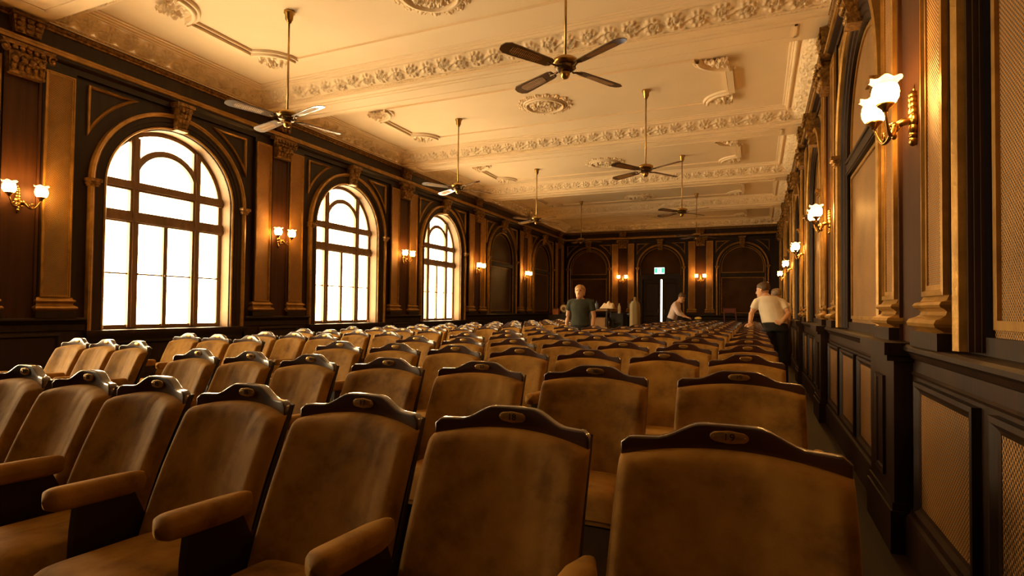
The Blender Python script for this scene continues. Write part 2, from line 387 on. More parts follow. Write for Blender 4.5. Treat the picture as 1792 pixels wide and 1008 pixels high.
# medallion: foliage disc, round moulding, leafy outer fringe
med = foliage_disc(.30, 0, 2*PI)
for (r0, r1, h) in ((.30, .335, .055), (.335, .375, .035)):
    V = []; 
    for i in range(48):
        a = 2*PI*i/48
        for r, z in ((r0, 0), (r0+.006, h), (r1-.006, h), (r1, 0)): V.append((r*math.cos(a), r*math.sin(a), ZC-z))
    med.add(V, [(i*4+j, ((i+1) % 48)*4+j, ((i+1) % 48)*4+j+1, i*4+j+1) for i in range(48) for j in range(3)], 0, True)
for i in range(16):
    a = 2*PI*i/16
    for dr, da, s_ in ((.415, 0, .036), (.455, .0, .026), (.40, .12, .022), (.40, -.12, .022), (.44, .10, .014), (.44, -.10, .014)):
        med.ball((dr*math.cos(a+da), dr*math.sin(a+da), ZC-.002), (s_, s_, .03), seg=8, rings=6)
med_me = med.mesh('foliage_medallion', M['plaster'])
# corner fan (concave quarter) with foliage
def corner_fan():
    m = foliage_disc(.36, 0, PI/2, amp=.085, nr=20, nt=46, holes=12)
    for r0, r1, h in ((.375, .43, .06), (.435, .475, .035)):
        V = []
        for i in range(21):
            a = PI/2*i/20
            for r, z in ((r0, 0), (r0+.006, h), (r1-.006, h), (r1, 0)): V.append((r*math.cos(a), r*math.sin(a), ZC-z))
        m.add(V, [(i*4+j, (i+1)*4+j, (i+1)*4+j+1, i*4+j+1) for i in range(20) for j in range(3)], 0, True)
    return m
fan_me = corner_fan().mesh('foliage_corner', M['plaster'])
CN = ['behind the viewpoint', 'nearest the camera', 'over the front rows', 'second beyond the front rows', 'third beyond the front rows', 'fourth beyond the front rows', 'at the far end wall']
for k, (y0, y1) in enumerate(COFF):
    t = trim((XM, (y0+y1)/2, 0), 0, 'cream plaster coffer cornice and mouldings, coffer %s' % CN[k], 'ceiling cornice', 'ceiling coffers')
    hl = (y1-y0)/2
    for rz, me, bm_, off, ln in ((0, long_run, long_band, hl, 0), (PI, long_run, long_band, hl, 0), (PI/2, short_run, short_band, WX/2, 1), (-PI/2, short_run, short_band, WX/2, 1)):
        for nm, q in (('cornice_moulding', me), ('foliage_band', bm_)):
            c = kid(nm, q, t); c.rotation_euler.z = rz
            d = Vector((0, off, 0)); d.rotate(Matrix.Rotation(rz, 3, 'Z')); c.location = d
            if ln: c.scale = ((y1-y0)/3.40, 1, 1)
    fx, fy = 3.03, .88
    yc = {2: -.15, 3: -.10}.get(k, 0)
    for sx in (1, -1):
        for sy in (1, -1):
            c = kid('foliage_corner', fan_me, t, (sx*fx, yc+sy*fy, 0)); c.scale = (-sx, -sy, 1)
    m = MB()
    def bar(a, b):
        (xa, ya), (xb, yb) = a, b
        if xa == xb:
            for d0, d1, h in ((-.045, .045, .065), (.055, .085, .03), (-.085, -.055, .03)): m.box((xa+d0, ya, ZC-h), (xa+d1, yb, ZC+.01))
        else:
            for d0, d1, h in ((-.035, .035, .026), (.045, .065, .016)): m.box((xa, ya+d0, ZC-h), (xb, ya+d1, ZC+.01))
    for sx in (1, -1): bar((sx*fx, yc-fy+.44), (sx*fx, yc+fy-.44))
    for sy in (1, -1): bar((-fx+.44, yc+sy*fy), (fx-.44, yc+sy*fy))
    m.build('frame_moulding', M['plaster'], t)
    if k >= 1:
        kid('foliage_medallion', med_me, t, (.06, {3: -.16, 5: .45}.get(k, 0), 0))

# ------------------------------------------------------------------ long rails, frieze and dado of each wall
WALLS = [('left', (XL, 0, 0), PI/2, YF, YB, 'windowed long wall'), ('right', (XR, 0, 0), -PI/2, -YB, -YF, 'windowless long wall'), ('back', (0, YB, 0), 0., XL, XR, 'far end wall')]
for nm, loc, rz, x0, x1, desc in WALLS:
    t = trim(loc, rz, 'gilded rail and dark frieze along the top of the %s' % desc, 'frieze')
    def hrun(prof):
        m = MB(); n = len(prof)
        m.add([(x0, -o_, z) for o_, z in prof]+[(x1, -o_, z) for o_, z in prof], [(j, n+j, n+j+1, j+1) for j in range(n-1)]); return m
    hrun([(-.04, 4.03), (.0, 4.03), (.0, 4.10), (.05, 4.13), (.05, 4.165)]).build('architrave', M['wood'], t)
    hrun([(.05, 4.165), (.07, 4.17), (.075, 4.20), (.055, 4.215), (.055, 4.235), (.035, 4.25), (.0, 4.255)]).build('gilt_rail', M['gilt'], t)
    hrun([(.0, 4.255), (.0, 4.455)]).build('frieze_panel', M['wood2'], t)
    hrun([(.0, 4.43), (.018, 4.435), (.022, 4.455), (.035, 4.465), (.05, 4.495)]).build('gilt_edge', M['gilt2'], t)
    hrun([(.05, 4.495), (.055, 4.497), (.055, 4.505)]).build('crown_moulding', M['wood'], t)
def dado(nm, loc, rz, spans, desc, ledge=1.09):
    t = trim(loc, rz, 'dark dado ledge and wainscot of the %s' % desc, 'wainscot')
    m = MB()
    for x0, x1 in spans:
        for prof in ([(-.04, ledge), (.06, ledge), (.072, ledge-.012), (.072, ledge-.03), (.05, ledge-.045), (.035, ledge-.07), (.02, ledge-.08), (.02, ledge-.14), (.03, ledge-.15), (.02, ledge-.165)], [(.02, ledge-.165), (.02, .24)]):
            n = len(prof)
            m.add([(x0, -o_, z) for o_, z in prof]+[(x1, -o_, z) for o_, z in prof], [(j, n+j, n+j+1, j+1) for j in range(n-1)]+[tuple(range(n)), tuple(range(n, 2*n))[::-1]])
    m.build('dado_ledge', M['wood'], t); return t
def skirting(nm, loc, rz, spans, desc):
    m = MB()
    for x0, x1 in spans:
        prof = [(.02, .25), (.035, .24), (.04, .22), (.055, .21), (.06, .19), (.06, 0)]; n = len(prof)
        m.add([(x0, -o_, z) for o_, z in prof]+[(x1, -o_, z) for o_, z in prof], [(j, n+j, n+j+1, j+1) for j in range(n-1)])
    o = m.build('baseboard_'+nm, M['wood']); o.location = loc; o.rotation_euler.z = rz
    tag(o, 'dark moulded baseboard of the '+desc, 'baseboard', kind='structure')
cutsL = []; cur = YF
for c in ARCH_L[:4]: cutsL.append((cur, c-1.17)); cur = c+1.17
cutsL.append((cur, YB))
dado('left', (XL, 0, 0), PI/2, cutsL, 'windowed long wall'); skirting('left', (XL, 0, 0), PI/2, [(YF, YB)], 'windowed long wall')
dado('right', (XR, 0, 0), -PI/2, [(-YB, -YF)], 'windowless long wall'); skirting('right', (XR, 0, 0), -PI/2, [(-YB, -YF)], 'windowless long wall')
dado('back', (0, YB, 0), 0, [(XL, -4.45), (-2.7, XR)], 'far end wall'); skirting('back', (0, YB, 0), 0, [(XL, -4.45), (-2.7, XR)], 'far end wall')

# ------------------------------------------------------------------ shared carved pieces
def capital(wb, wt, z0, z1, dep):
    m = MB(); h = z1-z0
    m.taper((0, -dep*.3), (wb, dep*.35), (wb*1.08, dep*.45), z0, z0+h*.8)
    m.box((-wb*1.03, -dep*.72, z0-.012), (wb*1.03, .02, z0+.018))
    m.taper((0, -dep*.42), (wt, dep*.55), (wt*1.06, dep*.62), z1-h*.13, z1)
    for row, (zz, n, s_) in enumerate(((z0+h*.20, 5, .052), (z0+h*.45, 4, .058))):
        for i in range(n):
            x = (-1+2*(i+.5)/n)*wb*1.02
            m.ball((x, -dep*.74-.012*row, zz), (wb/n*.95, .035, s_), seg=10, rings=7)
            m.ball((x, -dep*.74-.045-.012*row, zz+s_*.8), (wb/n*.7, .022, .018), seg=8, rings=6)
            m.tube([(x, -dep*.8-.01*row, zz-s_), (x, -dep*.8-.03-.012*row, zz+s_*.5)], .006, 6)
    for sx in (-1, 1):       # corner volutes
        pts = []
        for i in range(22):
            a = i/21*2.4*2*PI/2+.6; r = .058*(1-i/26)
            pts.append((sx*(wt*.93+r*math.cos(a)*.8), -dep*.95+.01*i/21, z1-h*.28+r*math.sin(a)))
        m.tube(pts, .014, 6); m.ball((sx*wt*.93, -dep*.97, z1-h*.28), .024)
    m.ball((0, -dep*1.0, z1-h*.1), (.035, .03, .03))
    for i in range(5): m.ball((-wt*.55+i*wt*.275, -dep*.92, z1-h*.2), (.03, .02, .03), seg=8, rings=6)
    return m
cap_me = capital(.165, .24, 3.80, 4.13, .13).mesh('capital', M['gilt2'])
brk = MB(); brk.taper((0, -.05), (.12, .04), (.155, .055), 4.255, 4.47); brk.box((-.165, -.12, 4.44), (.165, 0, 4.475))
for i in range(3):
    x = (-1+i)*.085
    for zz in (4.29, 4.345, 4.40): brk.ball((x, -.098-.02*(zz-4.29)/.11, zz), (.038, .02, .034), seg=10, rings=6)
brk_me = brk.mesh('frieze_bracket', M['gilt2'])
def keystone(z0, z1):
    m = MB(); h = z1-z0; pts = []
    n = 12
    prof = [(.05+.045*math.sin(PI*.9*(i/n)**1.2)+.05*(i/n), z0+h*.9*i/n) for i in range(n+1)]
    V = []
    for i, (d, z) in enumerate(prof):
        hw = .075+.035*i/n
        V += [(-hw, .04, z), (-hw, -d, z), (hw, -d, z), (hw, .04, z)]
    m.add(V, [(i*4+j, i*4+4+j, i*4+5+j, i*4+1+j) for i in range(n) for j in range(3)]+[(0, 1, 2, 3), (n*4+3, n*4+2, n*4+1, n*4)])
    m.box((-.135, -.16, z1-.045), (.135, .04, z1)); m.box((-.12, -.145, z1-.065), (.12, .04, z1-.045))
    m.box((-.085, -.085, z0-.02), (.085, .04, z0+.015))
    for i in range(4):
        z = z0+.05+i*h*.2
        for sx in (-1, 0, 1): m.ball((sx*.05, -.075-.028*i, z), (.026, .024, .036), seg=8, rings=6)
    for sx in (-1, 1): m.tube([(sx*.09+0, -.17*1, z1-.11+.04*math.sin(a)) if False else (sx*.085, -.12-.03*math.cos(a), z1-.11+.035*math.sin(a)) for a in np.linspace(0, 5, 12)], .012, 6)
    return m
def frame_strip(x0, x1, z0, z1, w_=.03, h=.022):
    return MB().sweep([(x0, z0), (x0, z1), (x1, z1), (x1, z0)], [(0, 0), (0, h), (-w_*.45, h*1.15), (-w_*.55, h*.5), (-w_, h*.5), (-w_, 0)], closed=True)

# ------------------------------------------------------------------ piers with pilaster strips
def pier_parts(ch, oh, fw_=.03):
    P = {}
    P['pilaster'] = MB().box((-ch, -.0, 1.09), (ch, .05, 4.05)).box((-ch-.0, -.018, 1.09), (-ch+.028, .04, 3.79)).box((ch-.028, -.018, 1.09), (ch, .04, 3.79)).mesh('pilaster', M['pilaster'])
    for nm, a, b in (('a', -oh, -ch-.012), ('b', ch+.012, oh)):
        st = MB().box((a, -.012, 1.30), (b, .04, 4.03)).mesh('strip_board', M['wood'])
        fr = frame_strip(a+.02, b-.02, 1.33, 3.97, fw_).mesh('gilt_frame', M['gilt'])
        for v in fr.vertices: v.co.y -= .012
        ca = MB().box((a+.015+fw_, -.016, 1.325+fw_), (b-.015-fw_, .0, 3.975-fw_)).mesh('cane_strip', M['cane'])
        w0, w1 = a, b; bs = MB(); bp = [(.070, 1.09), (.070, 1.165), (.040, 1.170), (.055, 1.178), (.078, 1.19), (.083, 1.205), (.074, 1.222), (.050, 1.232), (.034, 1.242), (.028, 1.258), (.040, 1.268), (.055, 1.276), (.060, 1.287), (.052, 1.30), (.030, 1.306), (.018, 1.33), (.0, 1.33)]
        for (d, z), (d2, z2) in zip(bp, bp[1:]):
            q = lambda d, z: [(w0-d*.55, .04, z), (w0-d*.55, -d, z), (w1+d*.55, -d, z), (w1+d*.55, .04, z)]
            bs.add(q(d, z)+q(d2, z2), [(k_, 4+k_, 5+k_, 1+k_) for k_ in range(3)], 0 if z < 1.165 else 1)
        bs = bs.mesh('strip_base', [M['wood'], M['gilt']])
        P[nm] = (st, fr, ca, bs)
    return P
PP = {'left': pier_parts(.18, .54), 'right': pier_parts(.27, .67, .05), 'back': pier_parts(.17, .48)}
def pier(side, loc, rz, label):
    t = trim(loc, rz, label, 'pilaster', 'pilasters of the hall'); P = PP[side]
    kid('pilaster', P['pilaster'], t)
    for k in 'ab':
        s_ = kid('strip_board', P[k][0], t)
        kid('gilt_frame', P[k][1], s_); kid('cane_strip', P[k][2], s_); kid('strip_base', P[k][3], t)
    kid('capital', cap_me, t); kid('frieze_bracket', brk_me, t)
for k, c in enumerate(PIER_L): pier('left', (XL, c, 0), PI/2, 'cane-faced pilaster pair with gilt capital on the windowed wall, %s' % nth(k))
for k, c in enumerate(PIER_R): pier('right', (XR, c, 0), -PI/2, 'cane-faced pilaster pair with gilt capital on the windowless wall, %s' % nth(k))
pier('back', (PIER_B[0], YB, 0), 0, 'pilaster pair on the far wall on the window side of the exit door')
pier('back', (PIER_B[1], YB, 0), 0, 'pilaster pair on the far wall on the windowless side of the exit door')
# lower dado piers on the right wall and cane wainscot panels
wp = MB().box((-.33, -.105, 0), (.33, -.02, 1.0)).box((-.35, -.125, 0), (.35, -.02, .22)).box((-.34, -.115, .22), (.34, -.02, .26)).box((-.36, -.14, 1.0), (.36, -.02, 1.03)).box((-.38, -.155, 1.03), (.38, -.02, 1.095))
wp.sweep([(-.12, .35), (-.12, .90), (.12, .90), (.12, .35)], [(0, .105), (0, .12), (-.025, .115), (-.03, .105)], closed=True)
wp_me = wp.mesh('dado_pier', M['wood'])
wpan = MB().box((-.38, -.028, .29), (.38, -.02, .87)).mesh('cane_panel', M['cane_mid'])
wfr = MB().sweep([(-.38, .29), (-.38, .87), (.38, .87), (.38, .29)], [(.04, .02), (.04, .05), (.02, .052), (.0, .035), (-.015, .03), (-.015, .02)], closed=True).mesh('panel_moulding', M['wood'])
DP = [.095, 3.86, 7.62, 11.35, 15.1, 18.8]
for k, c in enumerate(DP):
    t = trim((XR, c, 0), -PI/2, 'dark dado pier below the wall lamps of the windowless wall, %s' % nth(k), 'dado pier', 'dado piers')
    kid('dado_pier', wp_me, t)
    e = DP[k+1] if k+1 < len(DP) else c+3.735
    st = (e-c-.66-.12)/3
    for i in range(3):
        yy = c+.33+.06+st*(i+.5)
        t = trim((XR, yy, 0), -PI/2, 'cane wainscot panel %s of three after the %s dado pier' % (ORD[i+1], ORD[k] if k else 'unseen'), 'wainscot panel', 'cane wainscot panels')
        kid('cane_panel', wpan, t); kid('panel_moulding', wfr, t)
# plain wainscot panels on the left wall and under windows
lp = MB().sweep([(-.40, .34), (-.40, .88), (.40, .88), (.40, .34)], [(.03, .02), (.03, .04), (0, .045), (-.02, .028), (-.02, .02)], closed=True)
lp.box((-.38, -.026, .36), (.38, -.02, .86)); lp_me = lp.mesh('wainscot_panel', M['wood2'])
for k, c in enumerate(PIER_L):
    t = trim((XL, c, 0), PI/2, 'plain dark wainscot panel below the pilaster pair of the windowed wall, %s' % nth(k), 'wainscot panel', 'plain wainscot panels'); kid('wainscot_panel', lp_me, t)

# ------------------------------------------------------------------ arches
def arch_surround(side, a, r_out, zs, zb, sp_half, steps=True):
    P = {}
    P['outer'] = MB().sweep(archpath(r_out, zb, zs, 36), [(-.0, -.04), (0, .035), (-.025, .045), (-.04, .03), (-.05, .03), (-.06, -.04)], sm=False).mesh('gilt_arch_moulding', M['gilt'])
    m = MB()
    w_ = r_out-.06-a
    m.sweep(archpath(r_out-.06, zb, zs, 36), [(0, -.04), (0, .005), (-w_*.35, .005), (-w_*.4, -.012), (-w_*.7, -.012), (-w_*.75, -.03), (-w_, -.03), (-w_, -.06)])
    P['steps'] = m.mesh('stepped_moulding', M['wood2'])
    P['inner'] = MB().sweep(archpath(a+.005, zb, zs, 36), [(.03, -.04), (.03, -.015), (.012, -.008), (0, -.02), (0, -.05)]).mesh('gilt_inner_edge', M['gilt'])
    P['key'] = keystone(zs+r_out-.20, 4.10).mesh('keystone', M['gilt2'])
    im = MB()
    for sx in (-1, 1):
        im.box((sx*(r_out-.03)-.075, -.09, zs-.02), (sx*(r_out-.03)+.075, .04, zs+.02)); im.box((sx*(r_out-.03)-.06, -.07, zs-.05), (sx*(r_out-.03)+.06, .04, zs-.02)); im.box((sx*(r_out-.03)-.05, -.055, zs-.075), (sx*(r_out-.03)+.05, .04, zs-.05))
    P['impost'] = im.mesh('impost_blocks', M['gilt2'])
    R_ = r_out+.15; zt = 3.965; xl = sp_half
    zl = zs+math.sqrt(max(.01, R_*R_-xl*xl)); xt = math.sqrt(max(.01, R_*R_-(zt-zs)**2))
    A = math.atan2(zl-zs, -xl); B = math.atan2(zt-zs, -xt)
    for nm, sg in (('sl', 1), ('sr', -1)):
        path = [(-xl, zl), (-xl, zt), (-xt, zt)]+[(R_*math.cos(B+(A-B)*i/10), zs+R_*math.sin(B+(A-B)*i/10)) for i in range(1, 10)]
        path = [(x*sg, z) for x, z in path]
        if sg < 0: path = path[::-1]
        P[nm] = MB().sweep(path, [(0, -.04), (0, -.008), (-.018, .004), (-.034, -.012), (-.04, -.04)], closed=True).mesh('spandrel_moulding', M['gilt'])
    return P
AS = {'left': arch_surround('left', GA, 1.15, GZS, .90, 1.18), 'right': arch_surround('right', .84, 1.08, 2.79, 1.10, 1.16), 'right_near': arch_surround('right', .97, 1.07, 2.79, 1.10, 1.16), 'back': arch_surround('back', .78, .93, 2.97, 1.10, .95), 'lblind': arch_surround('left', .84, 1.10, 2.85, 1.10, 1.18)}
def cane_panels(a, zs, tz0, tz1, ew=.02, pd=.10):
    up = MB(); P = [(-a, tz1)]+arc(a, zs, n=28)+[(a, tz1)]
    up.prism(P, pd, .13); lo = MB().box((-a, pd, 1.16), (a, .13, tz0))
    tr = MB().box((-a, .03, tz0), (a, .12, tz1)); tr.box((-a, .015, tz1-.03), (a, .12, tz1-.005)); tr.box((-a, .02, tz0+.01), (a, .12, tz0+.03))
    e = MB().sweep([(-a+.03, 1.19), (-a+.03, tz0-.02), (a-.03, tz0-.02), (a-.03, 1.19)], [(0, -pd), (0, -pd+.015), (-ew, -pd+.015), (-ew, -pd)], closed=True)
    e.sweep([(-a+.03, tz1+.02)]+arc(a-.03, zs, n=28)+[(a-.03, tz1+.02)], [(0, -pd), (0, -pd+.015), (-ew, -pd+.015), (-ew, -pd)], closed=True)
    return up, lo, tr, e
def place_arch(side, loc, rz, label, panels=None, cm='cane'):
    P = AS[side]; t = trim(loc, rz, label, 'arch surround', 'arches of the hall')
    for k, nm in (('outer', 'gilt_arch_moulding'), ('steps', 'stepped_moulding'), ('inner', 'gilt_inner_edge')) if not side.startswith('right') else (('outer', 'gilt_arch_moulding'), ('steps', 'stepped_moulding')): kid(nm, P[k], t)
    for k, nm in ( ('key', 'keystone'), ('impost', 'impost_blocks'), ('sl', 'spandrel_moulding'), ('sr', 'spandrel_moulding')): kid(nm, P[k], t)
    if panels:
        for (me, nm) in panels: kid(nm, me, t)
    return t
def pmesh(a, zs, tz0, tz1, cm, ew=.02, pd=.10):
    u, l, tr, e = cane_panels(a, zs, tz0, tz1, ew, pd)
    return [(u.mesh('lunette_cane', M[cm]), 'lunette_cane'), (l.mesh('cane_panel', M[cm]), 'cane_panel'), (tr.mesh('transom_bar', M['wood']), 'transom_bar'), (e.mesh('gilt_edge', M['gilt']), 'gilt_edge')]
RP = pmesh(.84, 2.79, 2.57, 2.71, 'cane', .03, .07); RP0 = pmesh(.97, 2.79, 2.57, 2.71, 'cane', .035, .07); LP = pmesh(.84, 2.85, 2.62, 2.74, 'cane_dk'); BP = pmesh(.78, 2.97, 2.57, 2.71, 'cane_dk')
WN_ = ['beside the viewpoint', 'nearest the front rows', 'middle one in view', 'farthest in view']
for k, c in enumerate(ARCH_R): place_arch('right' if c > 3 else 'right_near', (XR, c, 0), -PI/2, 'blind cane arch of the windowless wall, %s' % nth(k), RP if c > 3 else RP0)
for k, c in enumerate(ARCH_L):
    if k < 4: place_arch('left', (XL, c, 0), PI/2, 'gilt surround of the arched window, %s' % WN_[k])
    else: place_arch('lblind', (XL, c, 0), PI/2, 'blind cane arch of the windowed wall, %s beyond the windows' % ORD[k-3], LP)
for k, c in enumerate(ARCH_B):
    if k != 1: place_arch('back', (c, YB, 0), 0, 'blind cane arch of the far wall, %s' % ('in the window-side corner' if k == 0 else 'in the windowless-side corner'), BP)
    else:
        u, l, tr, e = cane_panels(.78, 2.97, 2.57, 2.71)
        place_arch('back', (c, YB, 0), 0, 'gilt arch surround over the exit door', [(u.mesh('lunette_cane', M['cane_dk']), 'lunette_cane'), (tr.mesh('transom_bar', M['wood']), 'transom_bar')])

# ------------------------------------------------------------------ windows
def window_parts():
    a = GA-.0; ai = .86; y0, y1 = .235, .285
    f = MB()
    f.sweep(archpath(a, GSILL, GZS+.0, 32), [(0, -y0), (-.07, -y0), (-.07, -y1)])
    P = archpath(a, GSILL, GZS, 32)
    def bar(x0, x1, z0, z1, d=0.): f.box((x0, y0-d, z0), (x1, y1, z1))
    bar(-a, a, GSILL, .985)
    for sx in (-1, 1):
        bar(sx*.46-.06, sx*.46+.06, .95, GZS+.80*.93, .03)
        bar(sx*.46-.025, sx*.46+.025, .95, GZS+.80*.93, .045)
    bar(-a, a, 2.36, 2.52, .03); bar(-a, a, 2.38, 2.43, .05); bar(-a, a, 2.80, 2.93, .03); bar(-a, a, 2.83, 2.87, .05)
    bar(-.03, .03, .95, 2.36, .015)
    bar(-a, a, 1.663, 1.683)
    f.sweep(arc(.47, 2.93, n=24), [(-.035, -y1), (-.035, -y0+.03), (.0, -y0+.04), (.05, -y0+.03), (.05, -y1)])
    for x in (-.06, .06): f.ball((x*.0-.0, y0-.02, 1.672), .018)
    f.ball((-.40, y0-.03, 1.672), .018)
    g = MB(); g.prism([(-a, GSILL)]+arc(a, GZS, n=32)+[(a, GSILL)], .268, .274)
    s_ = MB().box((-1.19, -.10, .885), (1.19, .26, .93)).box((-1.17, -.07, .85), (1.17, 0, .885))
    pnl = MB().box((-1.15, -.0, .02), (1.15, .03, .85)); pnl.sweep([(-1.0, .34), (-1.0, .76), (1.0, .76), (1.0, .34)], [(.03, 0), (.03, .02), (0, .025), (-.02, .008), (-.02, 0)], closed=True)
    jm = MB().sweep(archpath(GA-.001, GSILL, GZS, 32), [(0, -.05), (0, -.235), (-.010, -.235), (-.010, -.05)])
    return f.mesh('window_frame', M['sash']), g.mesh('panes', M['pane']), s_.mesh('window_sill', M['wood2']), pnl.mesh('apron_panel', M['wood']), jm.mesh('jamb_lining', M['plaster_tan'])
M['sash'] = noisy('window_sash_wood', (.15, .078, .03), (.22, .12, .05), (14, 14, 2), rough=.5)
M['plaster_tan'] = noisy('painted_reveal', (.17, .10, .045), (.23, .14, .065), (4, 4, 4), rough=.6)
WP = window_parts()
near_panes = WP[1].copy(); near_panes.materials.clear(); near_panes.materials.append(M['pane_near'])
WN = ['beside the viewpoint', 'widest in view, nearest the front rows', 'middle one of the three in view', 'farthest of the three in view']
for k, c in enumerate(ARCH_L[:4]):
    t = empty('window_%d' % (k+1), (XL, c, 0), PI/2, 'bright arched window with dark glazing bars, %s' % WN[k], 'window', 'arched windows', 'structure')
    for nm, me in zip(('window_frame', 'panes', 'window_sill', 'apron_panel', 'jamb_lining'), WP): o = kid(nm, me if nm != 'panes' or k else near_panes, t)

# ------------------------------------------------------------------ exit door and its sign
d = empty('door_1', (-3.58, YB, 0), 0, 'dark double exit door standing ajar with bright slit of daylight', 'door', kind='structure')
m = MB().box((-.86, -.01, 0), (-.70, .16, 2.62)).box((.70, -.01, 0), (.86, .16, 2.62)).box((-.86, -.02, 2.50), (.86, .16, 2.66)); m.build('door_frame', M['wood'], d)
def leaf(w_):
    m = MB().box((0, 0, .01), (w_, .045, 2.5))
    m.sweep([(.10, .25), (.10, 1.05), (w_-.10, 1.05), (w_-.10, .25)], [(0, 0), (0, .02), (-.03, .01), (-.03, 0)], closed=True)
    m.sweep([(.10, 1.2), (.10, 2.35), (w_-.10, 2.35), (w_-.10, 1.2)], [(0, 0), (0, .02), (-.03, .01), (-.03, 0)], closed=True)
    return m
l1 = leaf(.70).build('door_leaf', M['wood2'], d); l1.location = (-.70, .08, 0)
MB().tube([(.62, -.04, 1.0), (.62, -.04, 1.3)], .012).build('door_handle', M['brass'], l1)
l2 = leaf(.63).build('door_leaf', M['wood2'], d); l2.location = (.70, .08, 0); l2.scale = (-1, 1, 1)
MB().tube([(.55, -.04, 1.0), (.55, -.04, 1.3)], .012).build('door_handle', M['brass'], l2)
sg = empty('exit_sign', (-3.60, YB-.03, 2.71), 0, 'small lit green and white exit sign above the ajar door', 'exit sign')
MB().box((-.205, -.05, -.005), (.205, .03, .265)).build('housing', M['black'], sg)
MB().box((-.195, -.056, .005), (.195, -.05, .255)).build('sign_face', M['exit_white'], sg)
for x0 in (-.185, .075): MB().box((x0, -.060, .045), (x0+.11, -.056, .235)).build('green_field', M['exit_green'], sg)
m = MB()      # running figure and doorway of the sign
m.ball((.0, -.06, .205), (.022, .004, .022), 0, 10, 6); m.tube([(0, -.058, .18), (-.015, -.058, .12)], .016, 6); m.tube([(-.015, -.058, .12), (.03, -.058, .09), (.025, -.058, .05)], .01, 6)
m.tube([(-.015, -.058, .12), (-.03, -.058, .08), (-.06, -.058, .07)], .01, 6); m.tube([(0, -.058, .17), (.035, -.058, .14)], .008, 6); m.tube([(0, -.058, .17), (-.04, -.058, .15)], .008, 6)
m.build('running_figure', M['exit_green'], sg)

# ------------------------------------------------------------------ theatre seats
BW = .45
def topz(x):      # lower edge of crest / top of upholstery
    return .905+.030*(1-min(1, abs(x)/(BW/2))**2)
def backrest():
    m = MB(); nx, nz = 31, 27; T = .062
    def y_at(z): return -.012-(.94-z)*.40
    def fr(i, j):
        u = -1+2*i; u = math.copysign(1-(1-abs(u))**1.7, u); x = u*BW/2*(1-.03*j)
        jj = .5+.5*math.copysign(1-(1-abs(2*j-1))**1.7, 2*j-1); j = jj
        zt = topz(x); z = .50+(zt-.50)*j
        v = -1+2*j
        bul = ((1-abs(u)**20)*(1-abs(v)**28))**(1/2.2) if abs(u) < 1 and abs(v) < 1 else 0
        rnd = 0
        return (x, y_at(z)+.035-T*bul-.012*math.sin(PI*j)-.036*u*u, z)
    m.grid(fr, nx, nz)
    def bk(i, j):
        u = -1+2*i; x = u*BW/2*(1-.03*j); z = .50+(topz(x)-.50)*j
        return (x, y_at(z)+.037-.036*u*u, z)
    m.grid(bk, 13, 3, sm=False)
    return m
bk_me = backrest().mesh('backrest', M['velvet'])
def crest():
    n = 28; top = []; h = BW/2*.965
    for i in range(n+1):
        x = -h+2*h*i/n; a = abs(x)/h
        s_ = min(1, max(0, (.68-a)/(.68-.24))); s_ = s_*s_*(3-2*s_)
        z = .948+.004*(1-a)+.037*s_
        if a > .93: z -= .014*((a-.93)/.07)**2
        top.append((x, z))
    bot = [(h-2*h*i/n, topz(h-2*h*i/n)-.02) for i in range(n+1)]
    m = MB(); n2 = len(top)
    for (a0, a1), (b0, b1) in zip(zip(top, top[1:]), zip(bot[::-1], bot[::-1][1:])): pass
    Tp = top; Bt = bot[::-1]; V = []
    for (x, z), (xb, zb) in zip(Tp, Bt):
        c_ = -.036*(2*x/BW)**2; V += [(x, -.002+c_, z), (x, .030+c_, z), (x, .030+c_, zb), (x, -.002+c_, zb)]
    m.add(V, [(4*i+k, 4*i+4+k, 4*i+4+(k+1) % 4, 4*i+(k+1) % 4) for i in range(n) for k in range(4)]+[(0, 1, 2, 3), (4*n+3, 4*n+2, 4*n+1, 4*n)])
    return m
cr_me = crest().mesh('crest_rail', M['crest'])
bev = bmesh.new(); bev.from_mesh(cr_me)
bmesh.ops.bevel(bev, geom=[e for e in bev.edges if len(e.link_faces) == 2 and e.calc_face_angle(0) > 1.0], offset=.006, segments=2, affect='EDGES', profile=.6)
for f_ in bev.faces: f_.smooth = len(f_.verts) < 8
bev.to_mesh(cr_me); bev.free()
pl = MB().lathe([(0, -.0035), (.0245, -.0035), (.0265, -.0025), (.027, -.001), (.027, 0)], seg=28, axis='y')
pl.v = [(x*1.05 if abs(x) < .016 else x+(.016*.05+.010)*(1 if x > 0 else -1), y, z*.55) for x, y, z in pl.v]
pl.ball((.031, -.003, 0), .0025, seg=6, rings=4).ball((-.031, -.003, 0), .0025, seg=6, rings=4)
pl_me = pl.mesh('number_plate', M['plate'])
bb = MB()
for yy in (0, .022): bb.grid(lambda i, j: ((-1+2*i)*BW/2*(.985-.02*j), yy-.036*(2*i-1)**2, .30+.635*j), 13, 5, sm=False)
bb.box((-BW/2*.985, -.036, .30), (-BW/2*.985+.012, -.012, .31)).box((BW/2*.985-.012, -.036, .30), (BW/2*.985, -.012, .31))
for sx in (-1, 1): bb.grid(lambda i, j: (sx*BW/2*(.985-.02*j), .022*i-.036, .30+.635*j), 2, 5, sm=False)
bb.v = [(x, y+.024-(.94-z)*.40 if z > .5 else y+.024-.176-(.5-z)*.1, z) for x, y, z in bb.v]
bb_me = bb.mesh('back_board', M['seatwood'])
